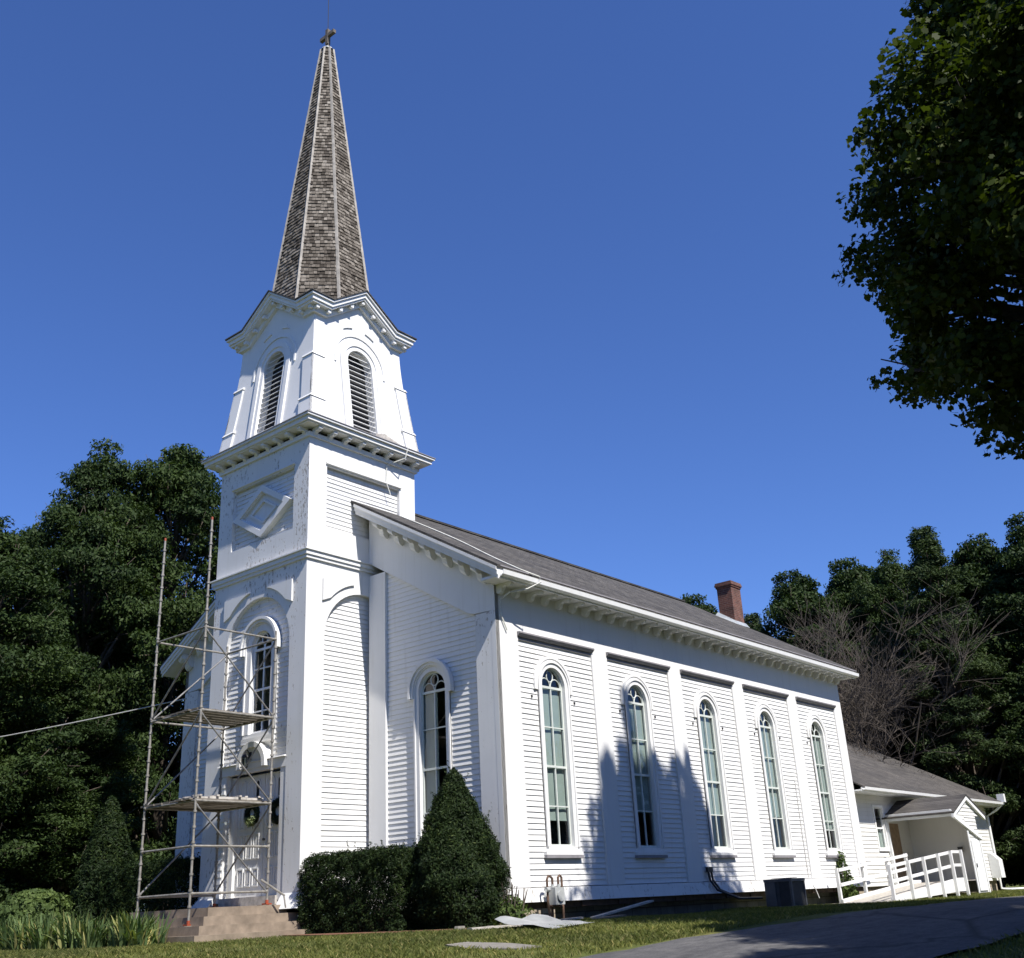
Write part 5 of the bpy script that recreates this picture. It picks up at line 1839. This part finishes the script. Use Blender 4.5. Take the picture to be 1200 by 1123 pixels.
YEWX, YEWY = -1.1, .38
def yew_prof(t): return float(np.interp(t, [0, .12, .3, .5, .7, .85, .95, 1.0], [.74, .94, 1.02, .80, .53, .31, .16, .02]))
gz = float(lawn_z(YEWX, YEWY))
shrub('yew_shrub', (YEWX, YEWY, gz), 'dark pointed yew shrub at the corner of the church', 'shrub', dome_sampler(yew_prof, 3.12, .15, .62, .5), 70000, .075, 'leaf_yew', (26, .9, 1.6))
shrub('clipped_hedge', (-1.25, 2.6, float(lawn_z(-1.25, 2.6))), 'dark clipped boxy hedge along the church front between steps and yew', 'hedge', box_sampler(-.92, .95, -1.62, 1.42, 1.58), 90000, .065, 'leaf_yew', (20, .8, 1.0), seed=5)
shrub('clipped_hedge', (-1.6, 9.9, -.48), 'low dark clipped hedge in the shade left of the church tower', 'hedge', box_sampler(-.9, .9, -1.6, 2.0, 1.85), 42000, .085, 'leaf_yew', (12, .8, 1.2), seed=6)
shrub('arborvitae', (-1.9, 12.3, -.48), 'tall narrow green conifer shrub behind the scaffold at the left', 'shrub', dome_sampler(lambda t: 1.05 * (1 - t) ** .7 * min(1, .6 + t * 3) + .03, 3.7, .12, .7), 36000, .10, 'leaf_yew', (8, .4, 2.4), seed=7)
shrub('leafy_bush', (-3.4, 13.0, -.5), 'low light green bush behind the iris bed', 'shrub', dome_sampler(lambda t: 1.25 * math.sqrt(max(0, 1 - t * t)) + .05, 1.4, .2, .5), 12000, .12, 'leaf_bush', (14, .9, .7), aspect=.55, seed=8)
shrub('flowering_plant', (16.0, -.12, -.5), 'small leafy potted plant between the ramp rail and the nave wall', 'plant', dome_sampler(lambda t: .36 * (1 - .7 * abs(t - .35)) * (1 - t * .75) + .03, 1.5, .3, .2), 900, .12, 'leaf_bush', (8, .2, 1.3), aspect=.5, seed=9)
# scrub of seedlings at the foot of the yew
shrub('weed_clump', (-.55, -.55, float(lawn_z(-.55, -.55))), 'pale green weeds growing at the right foot of the yew', 'weeds', dome_sampler(lambda t: .42 * (1 - t) ** .5 + .04, .62, .35, .2), 900, .09, 'leaf_bush', (16, .5, .9), aspect=.5, seed=10)

# ------------------------------------------------------------------ iris bed
def iris(seed, loc):
    rng = random.Random(seed)
    root = MB()
    o = Vector(loc)
    V = []
    for b in range(34):
        a = rng.uniform(0, 6.28); r0 = rng.uniform(0, .22)
        base = o + Vector((r0 * math.cos(a), r0 * math.sin(a), -.02))
        ln = rng.uniform(.34, .70); lean = rng.uniform(.08, .75)
        dirv = Vector((math.cos(a + rng.gauss(0, .7)), math.sin(a + rng.gauss(0, .7)), 0))
        side = dirv.cross(Vector((0, 0, 1))).normalized()
        if rng.random() < .5: side = (side + dirv * rng.uniform(-1, 1)).normalized()
        wd = rng.uniform(.018, .032)
        pts = []
        th = lean * .35
        p = base.copy()
        n = 6
        for k in range(n + 1):
            pts.append(p.copy())
            p = p + (Vector((0, 0, 1)) * math.cos(th) + dirv * math.sin(th)) * ln / n
            th += lean * .34
        for k in range(n):
            w0 = wd * (1 - (k / n) ** 2.2); w1 = wd * (1 - ((k + 1) / n) ** 2.2) + .001
            i0 = len(root.v)
            if k == 0:
                root.v += [tuple(pts[0] - side * w0), tuple(pts[0] + side * w0)]
            j = len(root.v)
            root.v += [tuple(pts[k + 1] - side * w1), tuple(pts[k + 1] + side * w1)]
            root.f.append([j - 2, j - 1, j + 1, j])
    return root
iris_proto = []
for k in range(3):
    ob = iris(60 + k, (0, 0, 0)).build('iris_plant', 'leaf_iris', origin=(0, 0, 0))
    iris_proto.append(ob)
spots = []
rr_ = random.Random(3)
for k in range(84):
    t = (k * .618) % 1
    y = 4.2 + 7.6 * t
    spots.append((-5.45 - .16 * (y - 4.2) + rr_.uniform(-.45, .32), y + rr_.uniform(-.25, .25)))
for k, (x, y) in enumerate(spots):
    src = iris_proto[k % 3]
    if k < 3: o = src
    else:
        o = src.copy(); COL.objects.link(o)
    o.location = (x, y, float(lawn_z(x, y)) + .0)
    o.rotation_euler = (0, 0, k * 1.3)
    s_ = .85 + .45 * rr_.random()
    o.scale = (s_, s_, s_)
    tag(o, 'strap leaved iris clump in the bed left of the steps', 'iris', 'iris clumps in the bed left of the steps')

# ------------------------------------------------------------------ wreaths on the doors
def wreath(u, z, r0, r1, label, bow):
    T_ = face(FR, HW, TC)
    v0 = RC - .12 + .07
    c = T_(u, v0, z)
    root = thing('wreath', c, label, 'wreath', 'wreaths on the church doors')
    rng = np.random.default_rng(int(u * 100) + 90)
    n = 2600
    t = rng.uniform(0, 2 * np.pi, n); ph = rng.uniform(0, 2 * np.pi, n); rr = r1 * rng.uniform(.4, 1.1, n) ** .7
    uu = (r0 + rr * np.cos(ph)) * np.cos(t); zz_ = (r0 + rr * np.cos(ph)) * np.sin(t); vv = rr * np.sin(ph) * .7
    P = np.stack([-vv, -uu, zz_], 1)
    N = np.stack([-np.sin(ph) * .7, -np.cos(ph) * np.cos(t), np.cos(ph) * np.sin(t)], 1)
    V, k = leaves(P, N, .055, .3, .7, rng)
    link('greenery', leaf_mesh('greenery', V, k, 'leaf_wreath'), c, root)
    mb = MB()
    mb.ring(c, (0, 1, 0), (0, 0, 1), r0, r1 * .45, 20)
    mb.build('ring', 'black', root)
    if bow:
        n = 320
        t = rng.uniform(-2.3, -.75, n)
        P = np.stack([-rng.uniform(.02, .1, n), -(r0 + rng.normal(0, r1 * .6, n)) * np.cos(t), (r0 + rng.normal(0, r1 * .6, n)) * np.sin(t)], 1)
        V, k = leaves(P, np.tile((-1.0, 0, .3), (n, 1)), .06, .45, .7, rng)
        link('pale_sprigs', leaf_mesh('pale_sprigs', V, k, 'leaf_pale'), c, root)
wreath(-.16, 2.22, .19, .075, 'dark green wreath with pale sprigs hanging on the left door', True)
wreath(.80, 2.20, .20, .085, 'plain dark green wreath hanging on the right door', False)

# ------------------------------------------------------------------ lawn blades
def lawn(n, x0, x1, y0, y1, ok, hgt, seed):
    rng = np.random.default_rng(seed)
    x = rng.uniform(x0, x1, n); y = rng.uniform(y0, y1, n)
    patch = np.sin(x * .8 + 1.3 * np.sin(y * .6)) * np.sin(y * 1.1 + x * .3)
    m_ = ok(x, y) & (rng.uniform(0, 1, n) < .75 + .35 * patch)
    x, y, patch = x[m_], y[m_], patch[m_]
    z = lawn_z(x, y)
    n = len(x)
    a = rng.uniform(0, 2 * np.pi, n)
    h = hgt * rng.uniform(.5, 1.3, n) * (1 + .2 * patch)
    ln = rng.normal(0, .55, (n, 2)) * h[:, None]
    wd = rng.uniform(.004, .008, n)
    cs, sn = np.cos(a) * wd, np.sin(a) * wd
    V = np.stack([np.stack([x - cs, y - sn, z - .01], 1), np.stack([x + cs, y + sn, z - .01], 1),
                  np.stack([x + ln[:, 0] * .4 + cs * .6, y + ln[:, 1] * .4 + sn * .6, z + h * .6], 1),
                  np.stack([x + ln[:, 0], y + ln[:, 1], z + h], 1)], 1)
    return V.reshape(-1, 3)
def ok1(x, y):
    steps_ = (x > -5.0) & (x < -1.9) & (y > 3.6) & (y < 8.5)
    church_ = (x > -2.2) & (y > -.02) & (y < 12.2)
    mul = (x > -2.95) & (x < -.02) & (y > -.7) & (y < 4.1) & ~((x < -2.5) & (y < .2))
    edge = np.array([drive_edges(q)[1] for q in np.arange(-34, 80, .1)])
    ye = np.interp(x, np.arange(-34, 80, .1), edge)
    slab = (x > -5.7) & (x < -4.85) & (y > -5.0) & (y < -3.3)
    walk = (x > 10.4) & (x < 21) & (y > -3.1)
    return ~steps_ & ~church_ & ~mul & ~slab & ~walk & (y > ye - .05)
V1 = lawn(300000, -10.5, 10.5, -6.4, 8.0, ok1, .058, 1)
V1b = lawn(60000, 8, 34, -5.6, .3, ok1, .07, 4)
V2 = lawn(90000, -8, 16, -15.5, -10.3, lambda x, y: y < -10.72, .065, 2)
V3 = lawn(40000, -12, -1, 7, 22, lambda x, y: ~((x > -2.3) & (y < 12.3)), .08, 3)
me = leaf_mesh('grass', np.concatenate([V1, V1b, V2, V3]), 4, 'grass')
tag(link('grass', me, (0, 0, 0)), 'short mown lawn grass with dry patches', 'grass', None, 'stuff')
